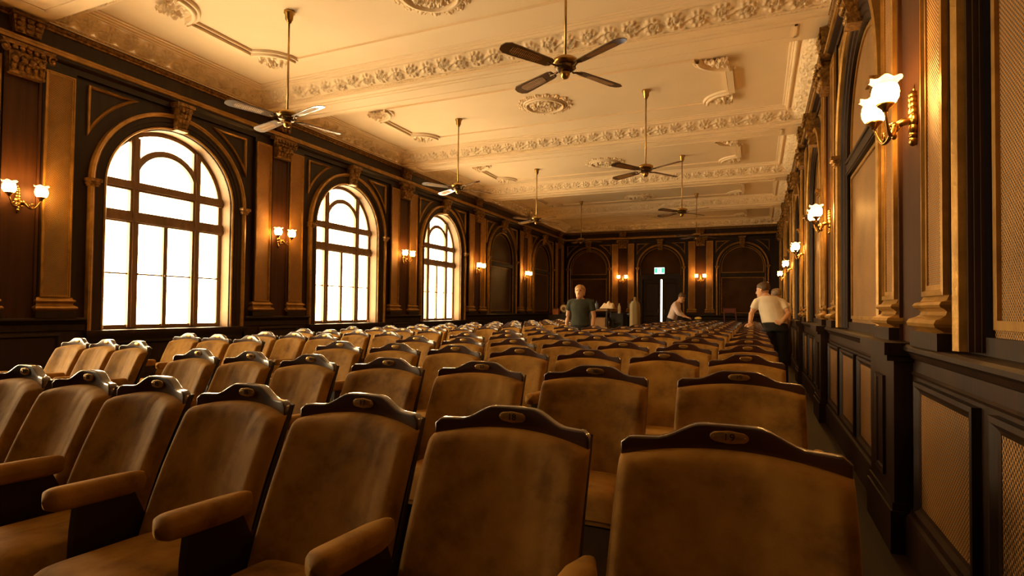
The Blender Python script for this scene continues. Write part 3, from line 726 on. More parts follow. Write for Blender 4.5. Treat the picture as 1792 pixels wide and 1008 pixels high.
def seat():
    m = MB(); w_ = BW/2-.022
    def fn(top):
        def g(i, j):
            u = -1+2*i; yy = -.16-.40*j; e = (1-abs(u)**6)*(1-(abs(2*j-1))**8); e = max(0, e)**.45
            f_ = min(1, max(0, (j-.86)/.14)); zz = .475+.085*e-(.03*f_*f_)+(.012*j)
            return (u*w_, yy, zz if top else .475-.035*e)
        return g
    m.grid(fn(True), 17, 15); m.grid(fn(False), 17, 15); return m
se_me = seat().mesh('seat_cushion', M['velvet'])
XA = -.2425
def arm():
    m = MB(); n = 24; L0, L1 = -.185, -.475
    def g(i, j):
        a = 2*PI*j; t = i; w_ = .034*(.44+.56*min(1, max(0, (t-.08)/.22))); e = (1-abs(2*t-1)**12)**.5 if 0 < t < 1 else 0
        return (XA+w_*e*math.copysign(abs(math.cos(a))**.6, math.cos(a)), L0+(L1-L0)*t, .695+.012*t+.033*e*math.copysign(abs(math.sin(a))**.6, math.sin(a)))
    m.grid(g, n, 17); return m
ar_me = arm().mesh('armrest', M['velvet'])
sd = MB().prism([(-.12, .0), (-.16, .50), (-.20, .60), (-.24, .69), (-.39, .70), (-.40, .60), (-.42, .0)], XA-.0145, XA+.0145)
sd.v = [(y, x, z) for x, y, z in sd.v]; sd_me = sd.mesh('side_standard', M['seatwood'])
def make_seat():
    r = empty('theatre_seat')
    kid('backrest', bk_me, r); kid('back_board', bb_me, r)
    c = kid('crest_rail', cr_me, r); kid('number_plate', pl_me, c, (0, -.002, .962))
    kid('seat_cushion', se_me, r); kid('armrest', ar_me, r); kid('side_standard', sd_me, r)
    return r
SEAT0 = make_seat(); used = [False]
def numeral(txt, plate):
    cu = bpy.data.curves.new('numeral', 'FONT'); cu.body = txt; cu.size = .024; cu.align_x = 'CENTER'; cu.align_y = 'CENTER'; cu.extrude = .0012
    ob = bpy.data.objects.new('numeral_tmp', cu); COL.objects.link(ob)
    dg = bpy.context.evaluated_depsgraph_get(); me = bpy.data.meshes.new_from_object(ob.evaluated_get(dg)); bpy.data.objects.remove(ob)
    me.transform(Matrix.Rotation(PI/2, 4, 'X')); me.materials.clear(); me.materials.append(M['numeral'])
    n = link('numeral', me, plate, (0, -.0040, 0)); return n
def place_seat(x, y, pitch, label, group, endarm=False, num=None, h=1.0, rz=0.):
    o = dup(SEAT0)
    o.location = (x, y, 0); o.scale = (pitch/.485, 1, h); o.rotation_euler.z = rz; tag(o, label, 'theatre seat', group)
    ch = {c.name.split('.')[0]: c for c in o.children}
    if endarm:
        for nm, me in (('armrest', ar_me), ('side_standard', sd_me)): kid(nm, me, o, (-2*XA, 0, 0))
    if num: numeral(num, ch['crest_rail'].children[0])
    return o
R1X = [-.06, -.60, -1.09, -1.57, -2.02, -2.43, -2.87]
R1P = [.54, .49, .48, .45, .41, .41, .43]
for j, x in enumerate(R1X):
    place_seat(x, 1.39, R1P[j], 'worn brown velvet theatre seat, front row of main block, %s from the windowless wall' % ORD[j+1], 'main block seats', j == 0, str(19-j))
R2X = [-.075, -.70, -1.25, -1.77, -2.26, -2.69, -3.10]; R2Y = [2.66, 2.60, 2.51, 2.46, 2.42, 2.40, 2.38]
R2P = [.57, .55, .52, .485, .43, .405, .405]
for j, x in enumerate(R2X):
    place_seat(x, R2Y[j], R2P[j], 'worn brown velvet theatre seat, second row of main block, %s from the windowless wall' % ORD[j+1], 'main block seats', j == 0, str(19-j))
ROWY = [3.72, 4.78, 5.80, 6.92, 8.05, 9.25, 10.35, 11.45, 12.55, 13.65, 14.75, 15.85, 16.95]
for r, y in enumerate(ROWY):
    for j in range(7 if y < 9.5 else 5):
        x = -.065-.478*j-.006*r
        place_seat(x, y-.045*j+.02*j*(r > 4), .478, 'brown velvet theatre seat, %s row of main block, %s from the windowless wall' % (ORD[r+3], ORD[j+1]), 'main block seats', j == 0)
LEFT = [(2.88, [-4.44, -4.82, -5.20], .38), (3.93, [-4.42, -4.85, -5.27], .42), (4.68, [-4.19, -4.61, -5.03], .42), (5.58, [-4.02, -4.48, -4.91, -5.34], .43)]
for y in (6.6, 7.5, 8.4, 9.4, 10.45, 11.5, 12.6, 13.7, 14.8, 15.9): LEFT.append((y, [-4.08-.44*j for j in range(4)], .43))
for r, (y, xs, p) in enumerate(LEFT):
    for j, x in enumerate(xs):
        nm = 'nearest the centre aisle' if j == 0 else '%s from the centre aisle' % ORD[j+1]
        place_seat(x, y, p, 'brown velvet theatre seat, %s row of the window-side block, %s' % (ORD[r+1], nm), 'window-side block seats', j == 0, h=.982)

for c_ in list(SEAT0.children_recursive)+[SEAT0]: bpy.data.objects.remove(c_)

# ------------------------------------------------------------------ ceiling fans
def blade():
    m = MB(); out = []
    pts = [(.16, -.038), (.20, -.055), (.55, -.070), (.66, -.072), (.71, -.045), (.725, 0), (.71, .045), (.66, .072), (.55, .070), (.20, .055), (.16, .038)]
    n = len(pts)
    P = [(x, y, .006*1+y*.20) for x, y in pts]+[(x, y, -.002+y*.20) for x, y in pts]
    m.add(P, [tuple(range(n)), tuple(range(2*n-1, n-1, -1))]+[(i, n+i, n+(i+1) % n, (i+1) % n) for i in range(n)])
    c = MB(); pts = [(.30, -.03), (.33, -.042), (.58, -.046), (.62, -.03), (.62, .03), (.58, .046), (.33, .042), (.30, .03)]; n = len(pts)
    P = [(x, y, .0075+y*.20) for x, y in pts]+[(x, y, -.0035+y*.20) for x, y in pts]
    c.add(P, [tuple(range(n)), tuple(range(2*n-1, n-1, -1))]+[(i, n+i, n+(i+1) % n, (i+1) % n) for i in range(n)])
    ir = MB().tube([(.07, 0, .0), (.11, .012, -.012), (.15, 0, -.004), (.21, 0, .0)], .009, 6).tube([(.15, 0, -.004), (.19, .035, .004)], .006, 6).tube([(.15, 0, -.004), (.19, -.035, -.008)], .006, 6)
    return m.mesh('blade', M['blade']), c.mesh('cane_inset', M['cane']), ir.mesh('blade_iron', M['brass_dk'])
BL, CI, BI = blade()
cn = MB().lathe([(0, 4.765), (.062, 4.765), (.064, 4.735), (.048, 4.72), (.044, 4.66), (.03, 4.645), (.024, 4.62), (0, 4.62)]).mesh('canopy', M['brass'])
rod = MB().lathe([(.0, 4.63), (.0115, 4.63), (.0115, 3.55), (0, 3.55)], seg=10).mesh('downrod', M['brass'])
mot = MB().lathe([(0, 3.585), (.022, 3.58), (.025, 3.565), (.085, 3.56), (.115, 3.54), (.118, 3.515), (.10, 3.50), (.09, 3.495), (0, 3.495)], seg=28).mesh('motor_housing', M['brass'])
fl_ = MB().lathe([(0, 3.497), (.092, 3.497), (.095, 3.465), (.07, 3.445), (.05, 3.44), (0, 3.44)], seg=24)
for i in range(12):
    a = 2*PI*i/12; fl_.ball((.088*math.cos(a), .088*math.sin(a), 3.475), .014, seg=8, rings=6)
fl_ = fl_.mesh('flywheel', M['brass_dk'])
cup = MB().lathe([(0, 3.445), (.042, 3.443), (.046, 3.415), (.036, 3.385), (.020, 3.372), (0, 3.37)], seg=18).mesh('switch_cup', M['brass'])
FANS = [((-5.11, 5.01), 75, 'window-side row, nearest the camera'), ((-5.09, 9.12), 58, 'window-side row, second from the camera'), ((-5.08, 13.14), 60, 'window-side row, third from the camera'), ((-5.24, 17.57), 40, 'window-side row, farthest'),
        ((-1.625, 4.90), 60, 'windowless-wall row, nearest the camera'), ((-1.635, 9.02), 57, 'windowless-wall row, second from the camera'), ((-1.57, 13.15), 55, 'windowless-wall row, third from the camera'), ((-1.68, 17.6), 45, 'windowless-wall row, farthest')]
fan0 = None
for (x, y), ang, nm in FANS:
    if fan0 is None:
        f_ = empty('ceiling_fan')
        for n_, me in (('canopy', cn), ('downrod', rod), ('motor_housing', mot), ('flywheel', fl_), ('switch_cup', cup)): kid(n_, me, f_)
        for i in range(4):
            b_ = kid('blade', BL, f_, (0, 0, 3.47)); b_.rotation_euler.z = i*PI/2
            kid('cane_inset', CI, b_); kid('blade_iron', BI, b_)
        fan0 = f_
    else: f_ = dup(fan0)
    f_.location = (x, y, 0); f_.rotation_euler.z = math.radians(ang)
    tag(f_, 'brass four-blade ceiling fan on long rod, '+nm, 'ceiling fan', 'ceiling fans')

# ------------------------------------------------------------------ wall lamps
def lamp_parts():
    n0 = .0
    pl_ = MB()
    for z, rx, rz_ in ((-.11, .018, .028), (-.08, .024, .022), (-.045, .032, .035), (.0, .042, .04), (.045, .03, .03), (.08, .026, .026), (.11, .022, .024), (.135, .016, .022)): pl_.ball((0, -.015, z), (rx, .022, rz_), seg=10, rings=7)
    pl_.tube([(0, 0, 0), (0, -.06, -.005), (0, -.10, -.03)], [.022, .02, .016], 8); pl_.ball((0, -.10, -.03), .028); pl_.ball((0, -.10, -.075), (.014, .014, .02)); pl_.tube([(0, -.012, .15), (0, -.008, .19)], [.008, .001], 6)
    arms = []
    for sx in (-1, 1):
        a = MB(); pts = []
        for i in range(13):
            t = i/12
            pts.append((sx*(.02+.13*t), -.10-.065*t, -.03-.075*math.sin(PI*t*.95)+.045*t*t+.01*t))
        a.tube(pts, [.010+.003*math.cos(6*i) for i in range(13)], 8)
        q = []
        for i in range(14):
            th = .4+i*.42; r = .034*(1-i/18); q.append((sx*(.075+r*math.cos(th)), -.135, -.065+r*math.sin(th)))
        a.tube(q, .006, 6)
        a.lathe([(0, 0), (.012, .0), (.016, .012), (.036, .03), (.042, .04), (.0, .042)], c=(sx*.15, -.165, pts[-1][2]), seg=16)
        arms.append((a.mesh('scroll_arm', M['brass']), (sx*.15, -.165, pts[-1][2]+.036)))
    s_ = MB()
    def wob(j, r, z, a_):
        if j >= 6: k = (j-5)/3; return r+.006*k*math.cos(6*a_), z+.007*k*math.cos(6*a_+1)
        return r, z
    prof = [(.030, 0), (.047, .010), (.059, .034), (.062, .060), (.058, .084), (.052, .098), (.054, .108), (.064, .121), (.073, .127)]
    s_.lathe(prof, seg=32, wob=wob)
    m_ = len(prof)
    for i in range(len(s_.f)):
        if i % (m_-1) >= 5: s_.mi[i] = 1
    s_.lathe([(0, .03), (.020, .036), (.024, .06), (.016, .08), (0, .085)], seg=12)
    return pl_.mesh('backplate', M['brass']), arms, s_.mesh('glass_shade', [M['shade'], M['shade_rim']])
LB, LA, LS = lamp_parts()
lamp0 = None
def lamp(loc, rz, label):
    global lamp0
    if lamp0 is None:
        t = empty('wall_lamp'); kid('backplate', LB, t)
        for am, p in LA: kid('scroll_arm', am, t); kid('glass_shade', LS, t, p)
        lamp0 = t
    else: t = dup(lamp0)
    t.location = loc; t.rotation_euler.z = rz; tag(t, label, 'wall lamp', 'twin-arm wall lamps')
for k in range(-1, 5):
    if k >= 0: lamp((XL+.0, 3.535+3.73*k, 2.40), PI/2, 'lit twin brass wall lamp on the windowed wall, %s from the camera' % ORD[k+1])
for k in range(0, 5): lamp((XR, 3.52+3.71*k, 2.26), -PI/2, 'lit twin brass wall lamp on the windowless wall, %s from the camera' % ORD[k+1])
lamp((PIER_B[0], YB, 2.50), 0, 'lit twin brass wall lamp on the far wall, window side of the exit door')
lamp((PIER_B[1], YB, 2.50), 0, 'lit twin brass wall lamp on the far wall, windowless side of the exit door')

# ------------------------------------------------------------------ people
def fuse(name, mb, material, parent, voxel=.009, smooth=6):
    me = mb.mesh(name+'_raw', material); o = link(name, me)
    r = o.modifiers.new('r', 'REMESH'); r.mode = 'VOXEL'; r.voxel_size = voxel; r.use_smooth_shade = True
    q = o.modifiers.new('s', 'SMOOTH'); q.iterations = smooth; q.factor = .5
    dg = bpy.context.evaluated_depsgraph_get(); nm = bpy.data.meshes.new_from_object(o.evaluated_get(dg)); bpy.data.objects.remove(o)
    nm.name = name; nm.materials.clear(); nm.materials.append(material)
    for p in nm.polygons: p.use_smooth = True
    return link(name, nm, parent)
def loft(m, rings, seg=20):
    """rings: (centre, side vector*half width, front vector*half depth)"""
    V = []
    for c, a, b in rings:
        for k in range(seg):
            t = 2*PI*k/seg; V.append(Vector(c)+Vector(a)*math.cos(t)+Vector(b)*math.sin(t))
    n = len(rings)
    fs = [(i*seg+k, i*seg+(k+1) % seg, (i+1)*seg+(k+1) % seg, (i+1)*seg+k) for i in range(n-1) for k in range(seg)]
    fs += [tuple(range(seg))[::-1], tuple(range((n-1)*seg, n*seg))]
    m.add(V, fs, 0, True)
def head_pts(m, c, fwd, up, h=.235):
    """skull, jaw, nose and ears around head centre c"""
    f, u = Vector(fwd).normalized(), Vector(up).normalized(); s_ = f.cross(u).normalized(); c = Vector(c)
    rings = []
    for t, wd, dp, off in ((-.50, .030, .030, .055), (-.44, .048, .050, .048), (-.33, .060, .075, .028), (-.18, .068, .088, .012), (0, .074, .096, .0), (.18, .076, .100, -.006), (.32, .068, .090, -.010), (.43, .048, .064, -.010), (.50, .014, .02, -.010)):
        rings.append((c+u*(t*h)+f*off, s_*wd, f*dp))
    loft(m, rings, 18)
    m.tube([c+f*.088+u*.025, c+f*.105-u*.012, c+f*.116-u*.03], [.010, .014, .016], 8)
    m.tube([c+f*.075-s_*.03-u*.072, c+f*.092-u*.072, c+f*.075+s_*.03-u*.072], [.008, .011, .008], 6)
    for k in (-1, 1): m.tube([c+s_*k*.072+u*.02-f*.008, c+s_*k*.084+u*.005-f*.014, c+s_*k*.074-u*.028-f*.004], [.012, .016, .011], 6)
def hand(m, wrist, d, nrm, curl=.5, side=1, L=.18):
    """palm, four unequal bent fingers and a thumb"""
    d = Vector(d).normalized(); nrm = Vector(nrm).normalized(); nrm = (nrm-d*nrm.dot(d)).normalized(); s_ = d.cross(nrm)*side; w_ = Vector(wrist)
    loft(m, [(w_-d*.015, s_*.027, nrm*.019), (w_+d*.03, s_*.035, nrm*.018), (w_+d*.075, s_*.041, nrm*.016), (w_+d*.092, s_*.038, nrm*.012)], 14)
    for i, (o_, ln) in enumerate(((-.030, .068), (-.010, .080), (.011, .075), (.030, .058))):
        p = w_+d*.088+s_*o_; a = 0; pts = [p]
        for k, fr in enumerate((.45, .30, .25)):
            a += curl*(.5+.35*k); dd = d*math.cos(a)+nrm*math.sin(a); p = p+dd*ln*fr; pts.append(p)
        m.tube(pts, [.0098, .0095, .009, .0075], 8)
    p0 = w_+d*.025-s_*.030; m.tube([p0, p0+d*.03-s_*.024+nrm*.01, p0+d*.058-s_*.030+nrm*.022, p0+d*.075-s_*.027+nrm*.03], [.014, .012, .011, .008], 8)
def limb(m, pts, rs):
    P = [Vector(p) for p in pts]; Q = []; Rr = []
    for i in range(len(P)-1):
        for k in range(4): Q.append(P[i].lerp(P[i+1], k/4)); Rr.append(rs[i]+(rs[i+1]-rs[i])*k/4)
    Q.append(P[-1]); Rr.append(rs[-1]); m.tube([tuple(q) for q in Q], Rr, 12)
def person(label, base, J, shirt, trousers, hairm, sleeve, hair_long=.0, female=False):
    root = empty('person', base, 0, label, 'person')
    b = Vector(base); g = {k: Vector(v)-b for k, v in J.items()}
    side = (g['shR']-g['shL']).normalized(); spine = (g['neck']-g['hip']).normalized(); fw = spine.cross(side).normalized()*J_sign[0]
    m = MB(); chest = g['hip'].lerp(g['neck'], .68); waist = g['hip'].lerp(g['neck'], .34)
    sw = (g['shR']-g['shL']).length/2
    T = [(g['hip']-spine*.10, side*.150, fw*.105), (g['hip'], side*.165, fw*.115), (waist, side*(.128 if female else .150), fw*.098), (chest, side*(sw-.02), fw*(.118)), (g['hip'].lerp(g['neck'], .86), side*(sw-.015), fw*.090), (g['hip'].lerp(g['neck'], .95), side*.10, fw*.07), (g['neck'], side*.058, fw*.058)]
    loft(m, T)
    limb(m, [g['neck']-spine*.04, g['head']-g['hup']*.05], [.058, .052])
    head_pts(m, g['head'], g['hf'], g['hup'])
    for s_ in 'LR':
        limb(m, [g['sh'+s_].lerp(g['hip'].lerp(g['neck'], .82), .5), g['sh'+s_]-spine*.012, g['el'+s_], g['wr'+s_]], [.06, .052, .041, .028])
        hand(m, g['wr'+s_], g['hd'+s_], g['hn'+s_], .55 if s_ == 'L' else .45, 1 if s_ == 'L' else -1)
        limb(m, [g['hp'+s_], g['kn'+s_], g['an'+s_]], [.085, .056, .040])
        t = g['an'+s_]; limb(m, [t, t+g['ft']*.10-Vector((0, 0, .04)), t+g['ft']*.19-Vector((0, 0, .05))], [.042, .040, .030])
    fuse('body', m, M['skin'], root, .0075, 3)
    c = MB()      # shirt
    G = lambda r, e: (r[0], Vector(r[1])+Vector(r[1]).normalized()*e, Vector(r[2])+Vector(r[2]).normalized()*e)
    loft(c, [(g['hip']-spine*.02, side*.180, fw*.132), G(T[1], .016), G(T[2], .030), G(T[3], .016), G(T[4], .014), (T[5][0], side*.118, fw*.082), (g['neck']-spine*.015, side*.072, fw*.070)])
    for s_ in 'LR':
        if sleeve < 1: limb(c, [g['sh'+s_].lerp(g['hip'].lerp(g['neck'], .82), .5), g['sh'+s_]-spine*.012, g['sh'+s_].lerp(g['el'+s_], sleeve)], [.075, .064, .060])
        else: limb(c, [g['sh'+s_].lerp(g['hip'].lerp(g['neck'], .82), .5), g['sh'+s_]-spine*.012, g['el'+s_], g['el'+s_].lerp(g['wr'+s_], sleeve-1)], [.075, .066, .055, .044])
    fuse('shirt', c, shirt, root, .010, 8)
    c = MB()
    loft(c, [(g['hip']+spine*.02, side*.176, fw*.124), (g['hip']-spine*.06, side*.180, fw*.128), (g['hip']-spine*.15, side*.165, fw*.118)])
    for s_ in 'LR': limb(c, [g['hp'+s_], g['kn'+s_], g['an'+s_]-Vector((0, 0, .02))], [.100, .072, .062])
    fuse('trousers', c, trousers, root, .012, 6)
    for s_ in 'LR':
        c = MB(); t = g['an'+s_]; loft(c, [(t-g['ft']*.06-Vector((0, 0, .04)), Vector((.04, 0, 0)), Vector((0, 0, .038))), (t+g['ft']*.08-Vector((0, 0, .045)), Vector((.046, 0, 0)), Vector((0, 0, .034))), (t+g['ft']*.20-Vector((0, 0, .055)), Vector((.034, 0, 0)), Vector((0, 0, .022)))]); fuse('shoe', c, M['black'], root, .009, 3)
    c = MB(); f, u = g['hf'].normalized(), g['hup'].normalized(); s2 = f.cross(u).normalized(); h = g['head']
    hw = 1.1 if female else 1.0
    loft(c, [(h-u*(.02+hair_long)-f*.040, s2*.070*hw, f*.062), (h+u*.02-f*.030, s2*.084*hw, f*.082), (h+u*.055-f*.016, s2*.086*hw, f*.098), (h+u*.085-f*.010, s2*.080, f*.098), (h+u*.112-f*.012, s2*.060, f*.075), (h+u*.127-f*.012, s2*.02, f*.03)])
    fuse('hair', c, hairm, root, .008, 4)
    for k in (-1, 1):
        e = MB(); p = h+f*.086+s2*k*.032+u*.022; e.ball(tuple(p), .011, seg=8, rings=6); e.build('eye', M['eye'], root)
    return root
J_sign = [1]
# woman standing in the gap behind the short rows, facing the camera
bx, by = -2.86, 9.60
person('blond woman in dark green short-sleeved top standing beyond the seats, arms down', (bx, by, 0),
       dict(hip=(bx, by, .99), neck=(bx-.005, by, 1.455), head=(bx-.01, by-.02, 1.565), hf=(bx+.05, by-1, -.02), hup=(bx, by, 1),
            shL=(bx+.19, by, 1.385), elL=(bx+.235, by+.01, 1.14), wrL=(bx+.225, by-.05, .93), hdL=(bx-.02, by-.15, -1), hnL=(bx-1, by-.1, 0),
            shR=(bx-.19, by, 1.385), elR=(bx-.235, by+.01, 1.14), wrR=(bx-.245, by-.05, .93), hdR=(bx-.02, by-.15, -1), hnR=(bx+1, by-.1, 0),
            hpL=(bx+.09, by, .90), knL=(bx+.09, by-.01, .50), anL=(bx+.09, by+.02, .085), hpR=(bx-.09, by, .90), knR=(bx-.09, by-.01, .50), anR=(bx-.09, by+.02, .085), ft=(bx, by-1, 0)),
       M['green_cloth'], M['dark_cloth'], M['hair_blond'], .62, .05, True)
# man in the aisle, back to the camera, leaning on a seat back with his left hand
bx, by = .235, 9.54
person('man in cream short-sleeved shirt leaning on the end seat beside the wall', (bx, by, 0),
       dict(hip=(.235, by, 1.08), neck=(.135, by+.08, 1.50), head=(.075, by+.12, 1.585), hf=(bx-.95, by+.45, -.25), hup=(bx-.12, by+.06, 1),
            shL=(-.015, by+.05, 1.41), elL=(-.09, by+.03, 1.215), wrL=(-.11, by-.12, 1.06), hdL=(bx-.1, by-1, -.15), hnL=(bx+0, by, -1),
            shR=(.345, by+.05, 1.40), elR=(.43, by-.02, 1.22), wrR=(.335, by-.13, 1.10), hdR=(bx-1, by+.1, -.1), hnR=(bx, by+1, 0),
            hpL=(.15, by, .98), knL=(.16, by+.01, .53), anL=(.17, by-.01, .085), hpR=(.33, by, .98), knR=(.35, by+.01, .53), anR=(.37, by-.01, .085), ft=(bx, by+1, 0)),
       M['cream_cloth'], M['dark_cloth'], M['hair_brown'], .62)
# second man farther along the aisle, mostly hidden
bx, by = .33, 11.75
person('man with greying hair half hidden behind the leaning man in the aisle', (bx, by, 0),
       dict(hip=(bx, by, 1.03), neck=(bx-.01, by, 1.46), head=(bx-.02, by+.02, 1.565), hf=(bx-.5, by+.85, -.1), hup=(bx, by, 1),
            shL=(bx-.18, by, 1.38), elL=(bx-.20, by+.02, 1.12), wrL=(bx-.16, by+.12, .93), hdL=(bx, by+.4, -1), hnL=(bx+1, by, 0),
            shR=(bx+.18, by, 1.38), elR=(bx+.20, by+.02, 1.12), wrR=(bx+.18, by+.12, .93), hdR=(bx, by+.4, -1), hnR=(bx-1, by, 0),
            hpL=(bx-.09, by, .93), knL=(bx-.09, by, .51), anL=(bx-.09, by, .085), hpR=(bx+.09, by, .93), knR=(bx+.09, by, .51), anR=(bx+.09, by, .085), ft=(bx, by+1, 0)),
       M['cream_cloth'], M['dark_cloth'], M['hair_grey'], .62)
# man bending over the seats near the exit door
bx, by = -2.17, 16.04
person('man in pale pink shirt bending over the seats before the exit door', (bx, by, 0),
       dict(hip=(bx, by, 1.04), neck=(bx+.16, by-.02, 1.50), head=(bx+.255, by-.04, 1.61), hf=(bx+.75, by-.15, -.62), hup=(bx+.55, by-.05, .82),
            shL=(bx+.10, by+.16, 1.42), elL=(bx+.20, by+.20, 1.18), wrL=(bx+.36, by+.18, 1.08), hdL=(bx+1, by-.1, -.25), hnL=(bx, by, -1),
            shR=(bx+.10, by-.19, 1.42), elR=(bx+.19, by-.24, 1.18), wrR=(bx+.36, by-.22, 1.09), hdR=(bx+1, by+.1, -.2), hnR=(bx, by, -1),
            hpL=(bx, by+.09, .94), knL=(bx+.02, by+.09, .52), anL=(bx, by+.09, .085), hpR=(bx, by-.09, .94), knR=(bx+.02, by-.09, .52), anR=(bx, by-.09, .085), ft=(bx+1, by, 0)),
       M['pink_cloth'], M['dark_cloth'], M['hair_brown'], 1.5)

# ------------------------------------------------------------------ things standing beyond the seats
t = empty('service_trolley', (-3.13, 12.0, 0), 0, 'tall wooden service trolley standing beyond the woman', 'trolley')
MB().box((-.20, -.20, 1.235), (.20, .20, 1.265)).build('top_shelf', M['card'], t); MB().box((-.20, -.20, .86), (.20, .20, .885)).build('lower_shelf', M['card'], t)
for x in (-.18, .18):
    for y in (-.18, .18): MB().box((x-.014, y-.014, 0), (x+.014, y+.014, 1.235)).build('leg', M['seatwood'], t)
c = MB().box((-.17, -.15, 0), (.12, .15, .20)); c.box((-.17, -.155, .09), (.12, -.15, .11))
tag(c.build('cardboard_box', M['card']), 'brown cardboard box on the lower shelf of the trolley', 'box').location = (-3.11, 12.0, .886)
def bottle(name, x, y, z, h, mt, label):
    r = empty(name, (x, y, z), 0, label, 'bottle')
    MB().lathe([(0, 0), (.030, 0), (.032, .01), (.032, h*.55), (.026, h*.66), (.012, h*.76), (.012, h*.92), (0, h*.92)], seg=14).build('bottle_body', mt, r)
    MB().lathe([(0, h*.90), (.014, h*.90), (.014, h), (0, h)], seg=12).build('cap', M['black'], r)
M['bluebottle'] = noisy('blue_plastic', (.05, .07, .14), (.08, .10, .18), (6, 6, 6), rough=.3)
bottle('bottle', -3.27, 11.93, 1.266, .22, M['bluebottle'], 'small blue bottle on top of the service trolley, outer one')
bottle('bottle', -3.19, 11.90, 1.266, .19, M['bluebottle'], 'small blue bottle on top of the service trolley, beside the papers')
m = MB()
def crumple(i, j):
    x, y = -.17+.34*i, -.13+.26*j
    return (x, y, .012+.085*(math.sin(PI*i)*math.sin(PI*j))**.5+.02*math.sin(17*x*3+5*y)*math.sin(PI*i)*math.sin(PI*j)+.05*i*math.sin(PI*j))
m.grid(crumple, 18, 14); m.grid(lambda i, j: (-.17+.34*i, -.13+.26*j, .0), 18, 14)
o = tag(m.build('paper_bundle', M['paper']), 'crumpled white paper bundle on top of the trolley', 'paper'); o.location = (-2.97, 11.98, 1.267); o.scale = (.85, 1, 1.25)
t = empty('flight_case', (-2.77, 12.15, 0), 0, 'upright black case between the trolley and the green bin', 'case')
MB().box((-.13, -.14, .02), (.13, .14, 1.18)).build('body', M['black'], t); MB().tube([(-.05, -.15, .95), (-.05, -.175, .98), (.05, -.175, .98), (.05, -.15, .95)], .008, 6).build('handle', M['brass_dk'], t)
for x in (-.1, .1):
    for y in (-.11, .11): MB().lathe([(0, 0), (.018, 0), (.018, .022), (0, .022)], c=(x, y, 0), seg=10).build('foot', M['brass_dk'], t)
t = empty('waste_bin', (-2.465, 12.27, 0), 0, 'dark green waste bin beside the beige covered stand', 'bin')
MB().lathe([(0, 0), (.115, 0), (.135, 1.10), (.148, 1.11), (.148, 1.14), (0, 1.14)], seg=22).build('body', M['greenbin'], t)
MB().lathe([(0, 1.14), (.15, 1.14), (.152, 1.165), (.10, 1.20), (0, 1.21)], seg=22).build('lid', M['greenbin'], t)
t = empty('rucksack', (-2.46, 12.27, 1.213), 0, 'round black rucksack lying on the green waste bin', 'bag')
MB().ball((0, 0, .13), (.12, .10, .13), seg=16, rings=12).build('bag_body', M['black'], t); MB().ball((0, -.09, .09), (.07, .035, .06)).build('pocket', M['black'], t)
MB().tube([(-.04, 0, .255), (-.03, 0, .30), (.03, 0, .30), (.04, 0, .255)], .008, 6).build('strap', M['black'], t)
M['whiteplastic'] = noisy('white_plastic', (.6, .5, .38), (.66, .56, .43), (6, 6, 6), rough=.4)
bottle('bottle', -2.74, 12.08, 1.181, .24, M['whiteplastic'], 'white spray bottle on top of the upright black case')
t = empty('covered_stand', (-2.335, 11.76, 0), 0, 'tall beige canvas covered stand beside the green bin', 'covered stand')
def folds(j, r, z, a): return r*(1+.06*math.sin(7*a+z*2)*(1 if j < 7 else .3)), z
MB().lathe([(0, .02), (.115, .02), (.112, .4), (.108, .8), (.104, 1.1), (.104, 1.30), (.098, 1.38), (.070, 1.43), (.030, 1.45), (.024, 1.50), (.028, 1.52), (0, 1.53)], seg=36, wob=folds).build('canvas_cover', M['beige'], t)
MB().lathe([(0, 0), (.09, 0), (.09, .02), (0, .02)], seg=20).build('base', M['brass_dk'], t)
t = empty('sideboard', (-6.05, 18.2, 0), 0, 'low dark sideboard in the far window-side corner', 'sideboard')
MB().box((-.42, -.22, .06), (.42, .22, 1.05)).build('body', M['wood2'], t); MB().box((-.45, -.25, 1.05), (.45, .25, 1.08)).build('top', M['wood'], t)
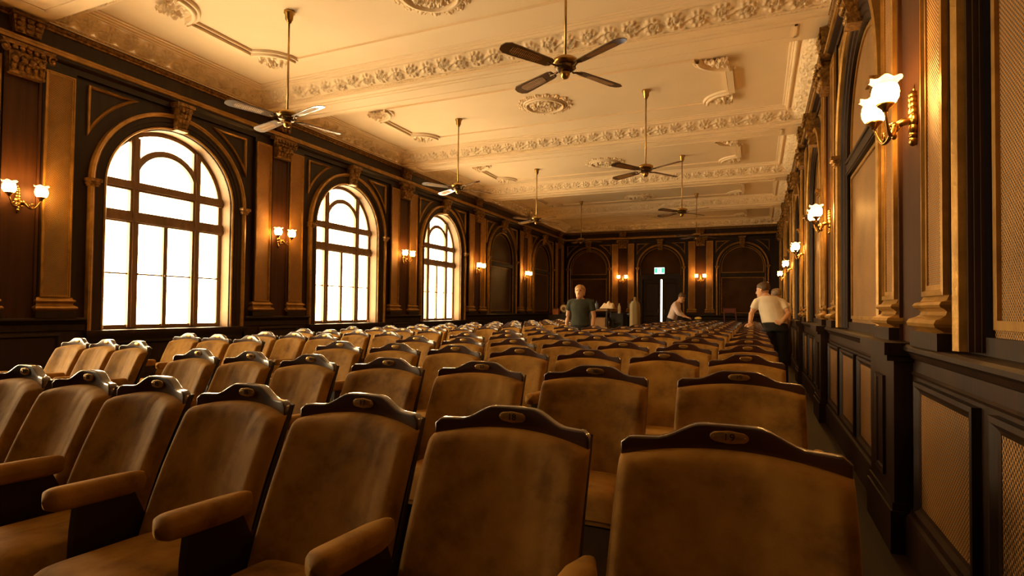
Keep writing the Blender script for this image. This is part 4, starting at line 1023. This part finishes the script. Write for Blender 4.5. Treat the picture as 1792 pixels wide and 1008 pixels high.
for sx in (-1, 1):
    dd = MB().box((sx*.21-.18, -.235, .12), (sx*.21+.18, -.22, 1.0)).build('door', M['wood2'], t); MB().ball((sx*.05, -.245, .6), .014).build('knob', M['brass'], dd)
    for y in (-.18, .18): MB().box((sx*.38-.03, y-.03, 0), (sx*.38+.03, y+.03, .06)).build('foot', M['wood'], t)
tag(MB().box((-.10, -.08, 0), (.10, .08, .19)).build('orange_box', M['orange']), 'small orange box on the dark sideboard', 'box').location = (-6.22, 18.02, 1.081)
t = empty('mantel_clock', (-5.98, 18.15, 1.081), 0, 'round pale mantel clock on the dark sideboard', 'clock')
MB().box((-.12, -.05, 0), (.12, .05, .05)).build('plinth', M['wood'], t)
MB().lathe([(0, -.055), (.135, -.055), (.15, -.03), (.15, .05), (0, .05)], c=(0, 0, .20), seg=30, axis='y').build('case', M['brass_dk'], t)
MB().lathe([(.06, -.062), (.13, -.062), (.13, -.05), (.06, -.05)], c=(0, 0, .20), seg=30, axis='y').build('dial_ring', M['paper'], t)
MB().ball((0, 0, .38), (.03, .03, .04)).build('finial', M['brass_dk'], t)
m = MB(); m.grid(lambda i, j: (-.10+.20*i, -.06+.12*j, .03+.055*(math.sin(PI*i)*math.sin(PI*j))**.4+.008*math.sin(40*i)*math.sin(PI*j)), 16, 12); m.grid(lambda i, j: (-.10+.20*i, -.06+.12*j, .03-.028*(math.sin(PI*i)*math.sin(PI*j))**.4), 16, 12)
o = tag(m.build('folded_cloth', M['yellow']), 'folded yellow cloth lying on a seat back in the last row', 'cloth'); o.location = (-1.57, 16.99, .998)
t = empty('red_stool', (-.78, 18.5, 0), 0, 'dark red high-backed stool standing before the far wall', 'stool')
for x in (-.17, .17):
    for y in (-.16, .16): MB().box((x-.018, y-.018, 0), (x+.018, y+.018, .72)).build('leg', M['redwood'], t)
MB().box((-.21, -.20, .72), (.21, .20, .76)).build('seat', M['redwood'], t)
for x in (-.17, .17): MB().tube([(x, .17, .76), (x, .20, 1.05), (x-.03, .26, 1.36)], .017, 8).build('back_post', M['redwood'], t)
MB().prism([(-.20, 1.20), (.16, 1.20), (.14, 1.34), (-.18, 1.34)], .225, .25).build('back_rail', M['redwood'], t)
